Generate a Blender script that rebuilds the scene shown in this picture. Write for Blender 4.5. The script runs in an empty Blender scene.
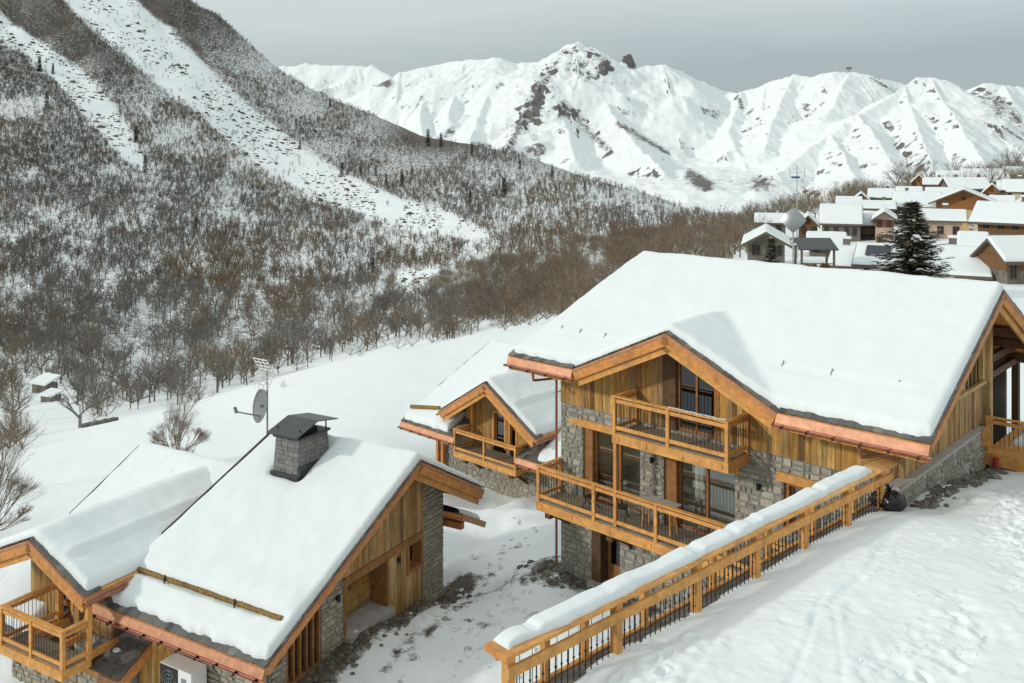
import bpy, math, random
import numpy as np
from mathutils import Vector, Matrix
random.seed(7); rng = np.random.default_rng(11)
SC = bpy.context.scene; COL = SC.collection
R = math.radians
F, CX, HY, H = 900.0, 512.0, 155.0, 16.0      # focal length in pixels, principal column, horizon row, camera height

def at(px, py, d):
    return Vector(((px-CX)/F*d, d, H-(py-HY)/F*d))

# ------------------------------------------------------------------ noise
def _hash(ix, iy, seed):
    h = (ix.astype(np.int64)*374761393 + iy.astype(np.int64)*668265263 + seed*974634777) & 0xffffffff
    h = ((h ^ (h >> 13)) * 1274126177) & 0xffffffff
    h = h ^ (h >> 16)
    return (h & 0xffffff)/float(0xffffff)
def vnoise(x, y, seed=0):
    x = np.asarray(x, float); y = np.asarray(y, float)
    ix = np.floor(x).astype(np.int64); iy = np.floor(y).astype(np.int64)
    fx = x-ix; fy = y-iy
    fx = fx*fx*fx*(fx*(fx*6-15)+10); fy = fy*fy*fy*(fy*(fy*6-15)+10)
    a = _hash(ix, iy, seed); b = _hash(ix+1, iy, seed); c = _hash(ix, iy+1, seed); d = _hash(ix+1, iy+1, seed)
    return ((a*(1-fx)+b*fx)*(1-fy)+(c*(1-fx)+d*fx)*fy)*2-1
def fbm(x, y, oct=4, seed=0, gain=.5):
    s = 0; a = 1; t = 0
    for i in range(oct):
        s = s + a*vnoise(x*2**i+17.3*i, y*2**i-9.1*i, seed+i); t += a; a *= gain
    return s/t
def sstep(a, b, x):
    t = np.clip((x-a)/(b-a), 0, 1); return t*t*(3-2*t)

# ------------------------------------------------------------------ materials
def newmat(name):
    m = bpy.data.materials.new(name); m.use_nodes = True
    nt = m.node_tree; p = nt.nodes['Principled BSDF']
    return m, nt, p
def N(nt, typ, **k):
    n = nt.nodes.new(typ)
    for a, b in k.items():
        if a.startswith('i_'):
            key = a[2:]; key = int(key) if key.isdigit() else key.replace('_', ' ')
            n.inputs[key].default_value = b
        else: setattr(n, a, b)
    return n
def L(nt, a, ao, b, bi): nt.links.new(a.outputs[ao], b.inputs[bi])
def ramp(nt, stops, interp='LINEAR'):
    n = nt.nodes.new('ShaderNodeValToRGB'); cr = n.color_ramp; cr.interpolation = interp
    while len(cr.elements) < len(stops): cr.elements.new(.5)
    while len(cr.elements) > len(stops): cr.elements.remove(cr.elements[-1])
    for e, (p, c) in zip(cr.elements, stops):
        e.position = p; e.color = (*c, 1) if len(c) == 3 else c
    return n
def coords(nt, scale=(1, 1, 1), kind='Object'):
    tc = N(nt, 'ShaderNodeTexCoord'); mp = N(nt, 'ShaderNodeMapping'); mp.inputs['Scale'].default_value = scale
    L(nt, tc, kind, mp, 'Vector'); return mp
def bump(nt, p, src, out, strength=.3, dist=.02):
    b = N(nt, 'ShaderNodeBump'); b.inputs['Strength'].default_value = strength; b.inputs['Distance'].default_value = dist
    L(nt, src, out, b, 'Height'); L(nt, b, 'Normal', p, 'Normal'); return b

def mat_snow(name, col=(.80, .84, .84), s1=3.0, st=.25, dist=.03):
    m, nt, p = newmat(name)
    mp = coords(nt); n1 = N(nt, 'ShaderNodeTexNoise', i_Scale=s1, i_Detail=6.0, i_Roughness=.62); L(nt, mp, 0, n1, 0)
    r = ramp(nt, [(.3, tuple(c*.965 for c in col)), (.7, col)]); L(nt, n1, 0, r, 0); L(nt, r, 0, p, 'Base Color')
    p.inputs['Roughness'].default_value = .65; p.inputs['Specular IOR Level'].default_value = .25
    bump(nt, p, n1, 0, st, dist); return m
def mat_wood(name, cols, grain=(9, 9, .9), rough=.62, island=True, gr=.35):
    m, nt, p = newmat(name)
    mp = coords(nt, grain); n1 = N(nt, 'ShaderNodeTexNoise', i_Scale=1.6, i_Detail=7.0, i_Roughness=.65); L(nt, mp, 0, n1, 0)
    if island: g = N(nt, 'ShaderNodeNewGeometry'); so = 'Random Per Island'
    else: g = N(nt, 'ShaderNodeObjectInfo'); so = 'Random'
    k = len(cols); r = ramp(nt, [(i/(k-1), c) for i, c in enumerate(cols)]); L(nt, g, so, r, 0)
    hs = N(nt, 'ShaderNodeMix', data_type='RGBA', blend_type='MULTIPLY'); hs.inputs[0].default_value = 1
    r2 = ramp(nt, [(.3, (1-gr*1.25,)*3), (.7, (1.12, 1.12, 1.12))]); L(nt, n1, 0, r2, 0)
    wn = N(nt, 'ShaderNodeTexNoise', i_Scale=.9, i_Detail=5.0, i_Roughness=.6); tcw = N(nt, 'ShaderNodeTexCoord'); L(nt, tcw, 'Object', wn, 0)
    rw_ = ramp(nt, [(.32, (.78, .79, .82)), (.50, (1, 1, 1)), (.72, (1.08, 1.0, .88))]); L(nt, wn, 0, rw_, 0)
    hw_ = N(nt, 'ShaderNodeMix', data_type='RGBA', blend_type='MULTIPLY'); hw_.inputs[0].default_value = 1; L(nt, rw_, 0, hw_, 7)
    L(nt, r, 0, hs, 6); L(nt, r2, 0, hs, 7); L(nt, hs, 2, hw_, 6); L(nt, hw_, 2, p, 'Base Color')
    p.inputs['Roughness'].default_value = rough; p.inputs['Specular IOR Level'].default_value = .3
    bump(nt, p, n1, 0, .35, .008); return m
def mat_island(name, cols, rough=.85, nscale=9, amount=.3, bst=.5, bd=.02, spec=.3):
    m, nt, p = newmat(name)
    mp = coords(nt); n1 = N(nt, 'ShaderNodeTexNoise', i_Scale=float(nscale), i_Detail=6.0, i_Roughness=.65); L(nt, mp, 0, n1, 0)
    g = N(nt, 'ShaderNodeNewGeometry'); k = len(cols)
    r = ramp(nt, [(i/max(1, k-1), c) for i, c in enumerate(cols)]); L(nt, g, 'Random Per Island', r, 0)
    r2 = ramp(nt, [(.3, (1-amount,)*3), (.72, (1.15,)*3)]); L(nt, n1, 0, r2, 0)
    mx = N(nt, 'ShaderNodeMix', data_type='RGBA', blend_type='MULTIPLY'); mx.inputs[0].default_value = 1
    L(nt, r, 0, mx, 6); L(nt, r2, 0, mx, 7); L(nt, mx, 2, p, 'Base Color')
    p.inputs['Roughness'].default_value = rough; p.inputs['Specular IOR Level'].default_value = spec
    bump(nt, p, n1, 0, bst, bd); return m
def mat_metal(name, col, rough=.35, metal=.9, var=.25, ns=4.0):
    m, nt, p = newmat(name)
    mp = coords(nt); n1 = N(nt, 'ShaderNodeTexNoise', i_Scale=ns, i_Detail=6.0, i_Roughness=.6); L(nt, mp, 0, n1, 0)
    r = ramp(nt, [(.3, tuple(c*(1-var) for c in col)), (.7, tuple(min(1, c*(1+var*.5)) for c in col))]); L(nt, n1, 0, r, 0)
    L(nt, r, 0, p, 'Base Color'); p.inputs['Roughness'].default_value = rough; p.inputs['Metallic'].default_value = metal
    bump(nt, p, n1, 0, .12, .01); return m

M = {}
M['snow'] = mat_snow('snow', (.78, .82, .82), s1=5.0, st=.42, dist=.035)  # base colour below bank and ground snow, to dim the sunlit roofs
M['wood_new'] = mat_wood('larch_timber', [(.66, .31, .085), (.80, .42, .14), (.71, .345, .10), (.85, .50, .21)], grain=(3, 3, 3), gr=.28)
M['wood_fascia'] = mat_wood('larch_fascia', [(.62, .255, .07), (.70, .31, .095), (.55, .21, .055)], grain=(3, 3, 3), gr=.3)
M['wood_old'] = mat_wood('weathered_cladding', [(.17, .085, .028), (.62, .34, .085), (.38, .20, .055), (.82, .50, .15), (.44, .275, .12), (.24, .12, .036), (.72, .38, .09), (.34, .225, .115)], gr=.5)
M['wood_grey'] = mat_wood('greyed_cladding', [(.22, .125, .055), (.62, .39, .165), (.40, .26, .125), (.72, .49, .235), (.30, .17, .07), (.60, .36, .13)], gr=.5)
M['deck'] = mat_wood('deck_boards', [(.26, .22, .165), (.34, .28, .21), (.30, .245, .18)])
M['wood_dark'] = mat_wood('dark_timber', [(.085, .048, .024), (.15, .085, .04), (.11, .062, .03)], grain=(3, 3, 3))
M['wood_frame'] = mat_wood('window_timber', [(.33, .15, .05), (.40, .19, .065)], grain=(3, 3, 3))
M['log'] = mat_wood('bark_log', [(.30, .185, .05), (.36, .22, .06)], grain=(6, 6, 6), gr=.6)
M['stone'] = mat_island('wall_stone', [(.26, .25, .215), (.43, .41, .345), (.33, .315, .265), (.50, .475, .40), (.40, .355, .27), (.30, .295, .27)], nscale=7)
M['stone_warm'] = mat_island('wall_stone_warm', [(.30, .275, .215), (.43, .395, .31), (.35, .315, .245), (.48, .45, .36)], nscale=7)
M['stone_dark'] = mat_island('chimney_slate_stone', [(.15, .15, .145), (.24, .235, .22), (.19, .185, .175), (.28, .27, .25)], nscale=9)
M['mortar'] = mat_island('mortar', [(.28, .265, .225)], nscale=20)
M['concrete'] = mat_island('concrete', [(.42, .41, .38)], nscale=3, amount=.15, bst=.1)
M['plaster_room'] = mat_island('room_plaster', [(.82, .80, .72)], nscale=1.5, amount=.2, bst=.1)
M['slate'] = mat_island('slate', [(.05, .05, .05), (.16, .155, .14), (.085, .082, .08), (.22, .205, .18), (.12, .115, .11)], nscale=8, rough=.6, spec=.45)
M['copper'] = mat_metal('copper_sheet', (.52, .25, .14), .5, .35, .28)
M['copper_pipe'] = mat_metal('copper_pipe', (.38, .155, .095), .45, .5, .3)
M['iron'] = mat_metal('black_iron', (.035, .033, .03), .5, .5, .3)
M['steel'] = mat_metal('grey_steel', (.30, .31, .32), .35, .8, .15)
M['dish_grey'] = mat_metal('dish_grey', (.20, .215, .215), .6, 0, .1)
M['white_steel'] = mat_metal('pale_steel', (.42, .44, .45), .5, .3, .1)
M['sheet_dark'] = mat_metal('dark_sheet_metal', (.09, .092, .095), .35, .6, .2)
M['white_metal'] = mat_metal('white_enamel', (.78, .78, .76), .4, 0, .04)
M['galv'] = mat_metal('galvanised', (.45, .43, .41), .45, .6, .15)
M['plastic_bag'] = mat_metal('black_plastic', (.012, .012, .013), .25, 0, .2)
M['red'] = mat_metal('red_paint', (.42, .025, .02), .45, 0, .15)
M['blue'] = mat_metal('blue_paint', (.03, .09, .32), .4, 0, .15)
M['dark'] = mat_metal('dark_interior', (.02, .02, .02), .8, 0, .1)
M['bark'] = mat_island('bark', [(.12, .095, .07), (.17, .135, .10)], nscale=12)
M['twig'] = mat_island('twig', [(.22, .165, .125), (.30, .23, .18), (.18, .135, .10), (.26, .195, .15)], nscale=5, bst=0)
def mat_plain(name, cols, ns=6, amount=.25, rough=.85): return mat_island(name, cols, nscale=ns, amount=amount, rough=rough, bst=.15)
M['far_twig'] = mat_plain('far_branches', [(.095, .083, .072), (.155, .138, .12), (.22, .20, .18), (.115, .10, .088), (.15, .125, .10), (.33, .32, .31)], amount=.1)
M['far_brown'] = mat_plain('brown_branches', [(.12, .088, .056), (.18, .134, .088), (.23, .175, .125), (.145, .108, .072), (.20, .15, .105), (.29, .25, .21)], amount=.1)
M['needle'] = mat_plain('spruce_needles', [(.05, .052, .03), (.09, .082, .045), (.115, .098, .056), (.065, .066, .04)], amount=.1)
M['needle_far'] = mat_plain('far_needles', [(.030, .036, .028), (.045, .05, .04)], amount=.1)
M['soil'] = mat_plain('soil', [(.10, .085, .065)], 6, .5)
M['rubble'] = mat_island('rubble_stone', [(.10, .095, .085), (.22, .20, .17), (.16, .145, .12), (.30, .28, .24)], nscale=9)
M['rock'] = mat_plain('rock', [(.10, .09, .08), (.15, .135, .12), (.19, .165, .14)], 3, .4)

def mat_glass(name, tint=(.93, .95, .94), mixf=.05):
    m, nt, p = newmat(name)
    nt.nodes.remove(p); out = nt.nodes['Material Output']
    tr = N(nt, 'ShaderNodeBsdfTransparent'); tr.inputs[0].default_value = (*tint, 1)
    gl = N(nt, 'ShaderNodeBsdfGlossy'); gl.inputs['Roughness'].default_value = .02
    fr = N(nt, 'ShaderNodeFresnel'); fr.inputs[0].default_value = 1.5
    ad = N(nt, 'ShaderNodeMath', operation='ADD'); ad.inputs[1].default_value = mixf; L(nt, fr, 0, ad, 0)
    mx = N(nt, 'ShaderNodeMixShader'); L(nt, ad, 0, mx, 0); L(nt, tr, 0, mx, 1); L(nt, gl, 0, mx, 2); L(nt, mx, 0, out, 0)
    return m
M['glass'] = mat_glass('window_glass')
M['glass_dark'] = mat_glass('dark_window_glass', (.25, .28, .3), .12)

def mat_ground(name, base=(.80, .84, .84), s_bump=1.2, st=.5, bd=.12):
    """snow; the vertex attributes 'dirt' (bare wet soil) and 'brush' (scrub and rock that breaks the snow) are real ground cover"""
    m, nt, p = newmat(name)
    mp = coords(nt)
    n1 = N(nt, 'ShaderNodeTexNoise', i_Scale=s_bump, i_Detail=8.0, i_Roughness=.6); L(nt, mp, 0, n1, 0)
    a = N(nt, 'ShaderNodeAttribute', attribute_name='dirt')
    nd = N(nt, 'ShaderNodeTexNoise', i_Scale=1.6, i_Detail=8.0, i_Roughness=.7); L(nt, mp, 0, nd, 0)
    add = N(nt, 'ShaderNodeMath', operation='MULTIPLY_ADD'); L(nt, nd, 0, add, 0); add.inputs[1].default_value = 1.3; L(nt, a, 'Fac', add, 2)
    rd = ramp(nt, [(.98, (0, 0, 0)), (1.12, (1, 1, 1))]); 
    mul = N(nt, 'ShaderNodeMath', operation='MULTIPLY'); mul.inputs[1].default_value = .75; L(nt, add, 0, mul, 0)
    mr = N(nt, 'ShaderNodeMapRange', i_1=.80, i_2=.95); L(nt, mul, 0, mr, 0)
    nc = N(nt, 'ShaderNodeTexNoise', i_Scale=5.0, i_Detail=6.0, i_Roughness=.7); L(nt, mp, 0, nc, 0)
    cd = ramp(nt, [(.3, (.05, .042, .033)), (.55, (.13, .11, .085)), (.72, (.30, .28, .25))]); L(nt, nc, 0, cd, 0)
    mx = N(nt, 'ShaderNodeMix', data_type='RGBA'); L(nt, mr, 0, mx, 0); mx.inputs[6].default_value = (*base, 1); L(nt, cd, 0, mx, 7)
    # scrub, boulders and ledges
    b = N(nt, 'ShaderNodeAttribute', attribute_name='brush')
    nb = N(nt, 'ShaderNodeTexNoise', i_Scale=.40, i_Detail=9.0, i_Roughness=.80); L(nt, mp, 0, nb, 0)
    ab = N(nt, 'ShaderNodeMath', operation='ADD'); L(nt, nb, 0, ab, 0); L(nt, b, 'Fac', ab, 1)
    rb = N(nt, 'ShaderNodeMapRange', i_1=.97, i_2=1.06); L(nt, ab, 0, rb, 0)
    cb = ramp(nt, [(.35, (.055, .048, .04)), (.6, (.13, .11, .09))]); L(nt, nc, 0, cb, 0)
    mx2 = N(nt, 'ShaderNodeMix', data_type='RGBA'); L(nt, rb, 0, mx2, 0); L(nt, mx, 2, mx2, 6); L(nt, cb, 0, mx2, 7)
    L(nt, mx2, 2, p, 'Base Color'); p.inputs['Roughness'].default_value = .7; p.inputs['Specular IOR Level'].default_value = .2
    bump(nt, p, n1, 0, st, bd); return m
M['ground'] = mat_ground('snow_ground')
M['bank'] = mat_snow('bank_snow', s1=7.0, st=.35, dist=.03)

def mat_mountain():
    m, nt, p = newmat('mountain_snow')
    mp = coords(nt)
    n1 = N(nt, 'ShaderNodeTexNoise', i_Scale=.012, i_Detail=10.0, i_Roughness=.66); L(nt, mp, 0, n1, 0)
    b = N(nt, 'ShaderNodeAttribute', attribute_name='brush')
    nb = N(nt, 'ShaderNodeTexNoise', i_Scale=.045, i_Detail=12.0, i_Roughness=.86); L(nt, mp, 0, nb, 0)
    ab = N(nt, 'ShaderNodeMath', operation='ADD'); L(nt, nb, 0, ab, 0); L(nt, b, 'Fac', ab, 1)
    rb = N(nt, 'ShaderNodeMapRange', i_1=.98, i_2=1.07); L(nt, ab, 0, rb, 0)
    cb = ramp(nt, [(.35, (.075, .07, .07)), (.65, (.20, .185, .175))]); L(nt, nb, 0, cb, 0)
    mx = N(nt, 'ShaderNodeMix', data_type='RGBA'); L(nt, rb, 0, mx, 0); mx.inputs[6].default_value = (.80, .835, .835, 1); L(nt, cb, 0, mx, 7)
    L(nt, mx, 2, p, 'Base Color'); p.inputs['Roughness'].default_value = .8; p.inputs['Specular IOR Level'].default_value = .15
    bump(nt, p, n1, 0, .6, 12.0); return m
M['mountain'] = mat_mountain()
M['wood_far'] = [mat_plain('village_wood_brown', [(.16, .075, .035), (.20, .10, .045), (.13, .06, .03)]),
                 mat_plain('village_wood_orange', [(.33, .15, .055), (.28, .12, .045)]), mat_plain('village_wood_grey', [(.17, .13, .10), (.12, .09, .07)])]
M['p_pink'] = mat_plain('pink_plaster', [(.50, .36, .28)], 2, .12)
M['p_yellow'] = mat_plain('ochre_plaster', [(.58, .42, .22)], 2, .12)
M['p_cream'] = mat_plain('cream_plaster', [(.50, .44, .33)], 2, .12)
M['stone_far'] = mat_plain('village_stone', [(.24, .22, .18), (.18, .165, .14), (.29, .265, .22)], 1.2, .5)
M['shutter'] = mat_plain('red_brown_shutter', [(.17, .05, .03)], 3, .1)
M['solar'] = mat_metal('solar_panel', (.02, .025, .04), .2, .2, .1)

# ------------------------------------------------------------------ mesh building
class MB:
    def __init__(self): self.v = []; self.f = []; self.m = []
    def add(self, vs, fs, mi=0):
        o = len(self.v); self.v += [tuple(p) for p in vs]
        for q in fs: self.f.append(tuple(i+o for i in q)); self.m.append(mi)
    def box(self, a0, a1, b0, b1, c0, c1, mi=0):
        self.add([(x, y, z) for z in (c0, c1) for y in (b0, b1) for x in (a0, a1)],
                 [(0, 1, 5, 4), (1, 3, 7, 5), (3, 2, 6, 7), (2, 0, 4, 6), (4, 5, 7, 6), (0, 2, 3, 1)], mi)
    def beam(self, p, q, w, h, up=(0, 0, 1), mi=0, cham=0):
        p = Vector(p); q = Vector(q); d = (q-p).normalized(); u = Vector(up)
        if abs(d.dot(u)) > .98: u = Vector((0, 1, 0))
        s = d.cross(u).normalized(); u = s.cross(d)
        c = [(-w/2, -h/2), (w/2, -h/2), (w/2, h/2), (-w/2, h/2)]
        self.add([p+s*a+u*b for a, b in c]+[q+s*a+u*b for a, b in c],
                 [(0, 1, 5, 4), (1, 2, 6, 5), (2, 3, 7, 6), (3, 0, 4, 7), (3, 2, 1, 0), (4, 5, 6, 7)], mi)
    def tube(self, p, q, r0, r1=None, n=6, mi=0, caps=True):
        p = Vector(p); q = Vector(q); r1 = r0 if r1 is None else r1
        d = (q-p).normalized(); u = Vector((0, 0, 1)) if abs(d.z) < .9 else Vector((1, 0, 0))
        s = d.cross(u).normalized(); u = s.cross(d)
        an = [2*math.pi*i/n for i in range(n)]
        vs = [p+(s*math.cos(a)+u*math.sin(a))*r0 for a in an]+[q+(s*math.cos(a)+u*math.sin(a))*r1 for a in an]
        fs = [(i, (i+1) % n, n+(i+1) % n, n+i) for i in range(n)]
        if caps: fs += [tuple(range(n-1, -1, -1)), tuple(range(n, 2*n))]
        self.add(vs, fs, mi)
    def path(self, pts, r, n=8, mi=0):
        for a, b in zip(pts, pts[1:]): self.tube(a, b, r, r, n, mi)
    def prism(self, poly, vec, mi=0):
        n = len(poly); v = Vector(vec); a = [Vector(p) for p in poly]
        self.add(a+[p+v for p in a], [tuple(range(n-1, -1, -1)), tuple(range(n, 2*n))]+[(i, (i+1) % n, n+(i+1) % n, n+i) for i in range(n)], mi)
    def stone(self, c, r, seed=None, mi=0):      # a rough boulder: jittered octahedral ball
        c = Vector(c); vs = []
        for i in range(3):
            for k in range(6):
                th = (i+.5)/3*math.pi; ph = 2*math.pi*(k+.5*(i % 2))/6; rr = random.uniform(.7, 1.15)
                vs.append(c+Vector((math.sin(th)*math.cos(ph)*r[0], math.sin(th)*math.sin(ph)*r[1], math.cos(th)*r[2]))*rr)
        fs = []
        for i in range(2):
            for k in range(6): fs.append((i*6+k, i*6+(k+1) % 6, (i+1)*6+(k+1) % 6, (i+1)*6+k))
        fs += [tuple(range(5, -1, -1)), tuple(range(12, 18))]
        self.add(vs, fs, mi)

def link(name, me, mats, parent=None):
    for m in (mats if isinstance(mats, (list, tuple)) else [mats]): me.materials.append(m)
    o = bpy.data.objects.new(name, me); COL.objects.link(o)
    if parent is not None: o.parent = parent
    return o
def mesh_of(name, mb, conv=None, flip=False):
    me = bpy.data.meshes.new(name)
    vs = [conv(*p) for p in mb.v] if conv else mb.v
    fs = [q[::-1] for q in mb.f] if flip else mb.f
    me.from_pydata(vs, [], fs)
    if any(mb.m): me.polygons.foreach_set('material_index', mb.m)
    me.update(); return me
def np_mesh(name, V, Q, smooth=False, attrs=None):
    V = np.asarray(V, np.float32); Q = np.asarray(Q, np.int32)
    me = bpy.data.meshes.new(name); k = Q.shape[1]
    me.vertices.add(len(V)); me.vertices.foreach_set('co', V.ravel())
    me.loops.add(Q.size); me.loops.foreach_set('vertex_index', Q.ravel())
    me.polygons.add(len(Q)); me.polygons.foreach_set('loop_start', np.arange(0, Q.size, k, dtype=np.int32))
    if smooth: me.polygons.foreach_set('use_smooth', np.ones(len(Q), bool))
    for n, a in (attrs or {}).items():
        at_ = me.attributes.new(n, 'FLOAT', 'POINT'); at_.data.foreach_set('value', np.asarray(a, np.float32).ravel())
    me.update(calc_edges=True); return me
def grid_quads(a, b):
    i = np.arange(a*b).reshape(a, b)
    return np.stack([i[:-1, :-1], i[1:, :-1], i[1:, 1:], i[:-1, 1:]], -1).reshape(-1, 4)
def tag(o, label=None, cat=None, group=None, kind=None):
    if label: o['label'] = label
    if cat: o['category'] = cat
    if group: o['group'] = group
    if kind: o['kind'] = kind
    return o
def thing(name, label, cat, loc, rz=0, group=None):
    o = bpy.data.objects.new(name, None); COL.objects.link(o); o.location = loc; o.rotation_euler = (0, 0, rz)
    o.empty_display_size = .5
    return tag(o, label, cat, group)
def copy_thing(root, loc, rz=None, sc=None, label=None):
    c = root.copy(); COL.objects.link(c); c.location = loc
    if rz is not None: c.rotation_euler = (0, 0, rz)
    if sc is not None: c.scale = (sc, sc, sc)
    if label: c['label'] = label
    for ch in list(root.children):
        k = ch.copy(); COL.objects.link(k); k.parent = c
        for g in ch.children:
            j = g.copy(); COL.objects.link(j); j.parent = k
    return c

class Fr:
    """a building's own axes: s runs along its ridge (away to the left), t into the depth of the house, z is height above the datum"""
    def __init__(self, ox, oy, vpx):
        a = (vpx-CX)/F; n = math.hypot(a, 1); self.u = (a/n, 1/n); self.v = (1/n, -a/n); self.o = (ox, oy)
    def world(self, s, t, z=0): return Vector((self.o[0]+s*self.u[0]+t*self.v[0], self.o[1]+s*self.u[1]+t*self.v[1], z))
    def local(self, X, Y):
        dx = X-self.o[0]; dy = Y-self.o[1]
        return dx*self.u[0]+dy*self.u[1], dx*self.v[0]+dy*self.v[1]
class House(Fr):
    def __init__(self, ox, oy, vpx, z0, name, label, cat, group=None):
        super().__init__(ox, oy, vpx); self.z0 = z0
        self.root = thing(name, label, cat, (ox, oy, z0), math.atan2(-self.u[1], -self.u[0]), group)
    def put(self, mb, name, mats, parent=None):
        z0 = self.z0
        return link(name, mesh_of(name, mb, lambda s, t, z: (-s, t, z-z0), True), mats, parent or self.root)
    def put_np(self, name, V, Q, mat, smooth=True, parent=None):
        V = np.array(V, float); V[:, 0] *= -1; V[:, 2] -= self.z0
        return link(name, np_mesh(name, V, Q[:, ::-1], smooth), mat, parent or self.root)

# ------------------------------------------------------------------ masonry and cladding (axis 's': wall facing -t; axis 't': wall facing -s)
def P3(axis, a, c, z): return (a, c, z) if axis == 's' else (c, a, z)
def masonry(mb, axis, a0, a1, z0, z1, c, thick=.3, rows=(.15, .32), wid=(.22, .60), jit=.05):
    if a1-a0 < .05 or z1-z0 < .05: return
    if axis == 's': mb.box(a0, a1, c, c+thick, z0, z1, 1)
    else: mb.box(c, c+thick, a0, a1, z0, z1, 1)
    z = z0
    while z < z1-.06:
        h = random.uniform(*rows)
        if z1-(z+h) < .12: h = z1-z
        a = a0-random.uniform(0, .15)
        while a < a1-.04:
            w = random.uniform(*wid)
            if random.random() < .3: w *= .55
            x0 = max(a, a0); x1 = min(a+w, a1)
            if a1-x1 < .12: x1 = a1
            a = x1 if x1 == a1 else a+w
            if x1-x0 < .06: continue
            hh = [(z, z+h)]
            if h > .24 and random.random() < .35: mid_ = z+h*random.uniform(.4, .6); hh = [(z, mid_), (mid_, z+h)]
            for za, zb in hh:
                g = .012; j = lambda s=jit: random.uniform(-s, s)*.6
                q = [(x0+g+abs(j()), za+g+abs(j())), (x1-g-abs(j()), za+g+abs(j())), (x1-g-abs(j()), zb-g-abs(j())), (x0+g+abs(j()), zb-g-abs(j()))]
                if random.random() < .4: i = random.randrange(4); q[i] = (q[i][0]+(.05 if i in (0, 3) else -.05), q[i][1]+(.04 if i < 2 else -.04))
                dp = random.uniform(.02, .06); cx = sum(p[0] for p in q)/4; cz = sum(p[1] for p in q)/4
                vs = [P3(axis, p[0], c+.01, p[1]) for p in q]
                vs += [P3(axis, cx+(p[0]-cx)*.86, c-dp-random.uniform(-.012, .012), cz+(p[1]-cz)*.82) for p in q]
                mb.add(vs, [(0, 1, 5, 4), (1, 2, 6, 5), (2, 3, 7, 6), (3, 0, 4, 7), (4, 5, 6, 7)], 0)
        z += h
def planks(mb, axis, a0, a1, zlo, zhi, c, w=(.13, .26), thick=.03, back=True):
    """vertical boards; zlo/zhi are functions of the position along the wall"""
    a = a0
    zl = zlo if callable(zlo) else (lambda x: zlo); zh = zhi if callable(zhi) else (lambda x: zhi)
    while a < a1-.01:
        b = min(a+random.uniform(*w), a1)
        if a1-b < .06: b = a1
        g = .004; d = c-thick-random.uniform(0, .022)
        lo0, lo1, h0, h1 = zl(a+g), zl(b-g), zh(a+g), zh(b-g)
        if max(h0-lo0, h1-lo1) > .03:
            vs = [P3(axis, x, y, z) for y in (d, c+.12) for x, z in ((a+g, lo0), (b-g, lo1), (b-g, max(h1, lo1+.005)), (a+g, max(h0, lo0+.005)))]
            mb.add(vs, [(0, 1, 2, 3), (7, 6, 5, 4), (0, 4, 5, 1), (1, 5, 6, 2), (2, 6, 7, 3), (3, 7, 4, 0)])
        a = b

# ------------------------------------------------------------------ balustrades
def balustrade(hs, bal, p0, p1, zcap, zlow, nb, cap_w=.17, first=True, last=True, zpost=None, bsp=.14, snow=False):
    """handrail, upper and lower rails, posts (each its own mesh) and one panel of balusters per bay, along p0-p1 (s,t)"""
    (s0, t0), (s1, t1) = p0, p1; zp = zlow-.45 if zpost is None else zpost
    A = lambda f, z: Vector((s0+(s1-s0)*f, t0+(t1-t0)*f, z))
    ln = math.hypot(s1-s0, t1-t0); e = .08/ln
    m = MB(); m.beam(A(-e, zcap-.025), A(1+e, zcap-.025), cap_w, .05); hs.put(m, 'handrail', M['wood_new'], bal)
    m = MB(); m.beam(A(0, zcap-.185), A(1, zcap-.185), .06, .13); hs.put(m, 'rail', M['wood_new'], bal)
    m = MB(); m.beam(A(0, zlow-.05), A(1, zlow-.05), .06, .13); hs.put(m, 'rail', M['wood_new'], bal)
    for i in range(nb+1):
        if (i == 0 and not first) or (i == nb and not last): continue
        m = MB(); m.beam(A(i/nb, zp), A(i/nb, zcap-.052), .125, .125, up=(t1-t0, -(s1-s0), 0)); hs.put(m, 'post', M['wood_new'], bal)
    for i in range(nb):
        m = MB(); f0 = i/nb+.1/ln; f1 = (i+1)/nb-.1/ln; k = max(2, int((f1-f0)*ln/bsp))
        for j in range(k+1):
            f = f0+(f1-f0)*j/k; m.tube(A(f, zlow-.02), A(f, zcap-.22), .011, n=4, caps=False)
        hs.put(m, 'baluster_panel', M['iron'], bal)

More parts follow.
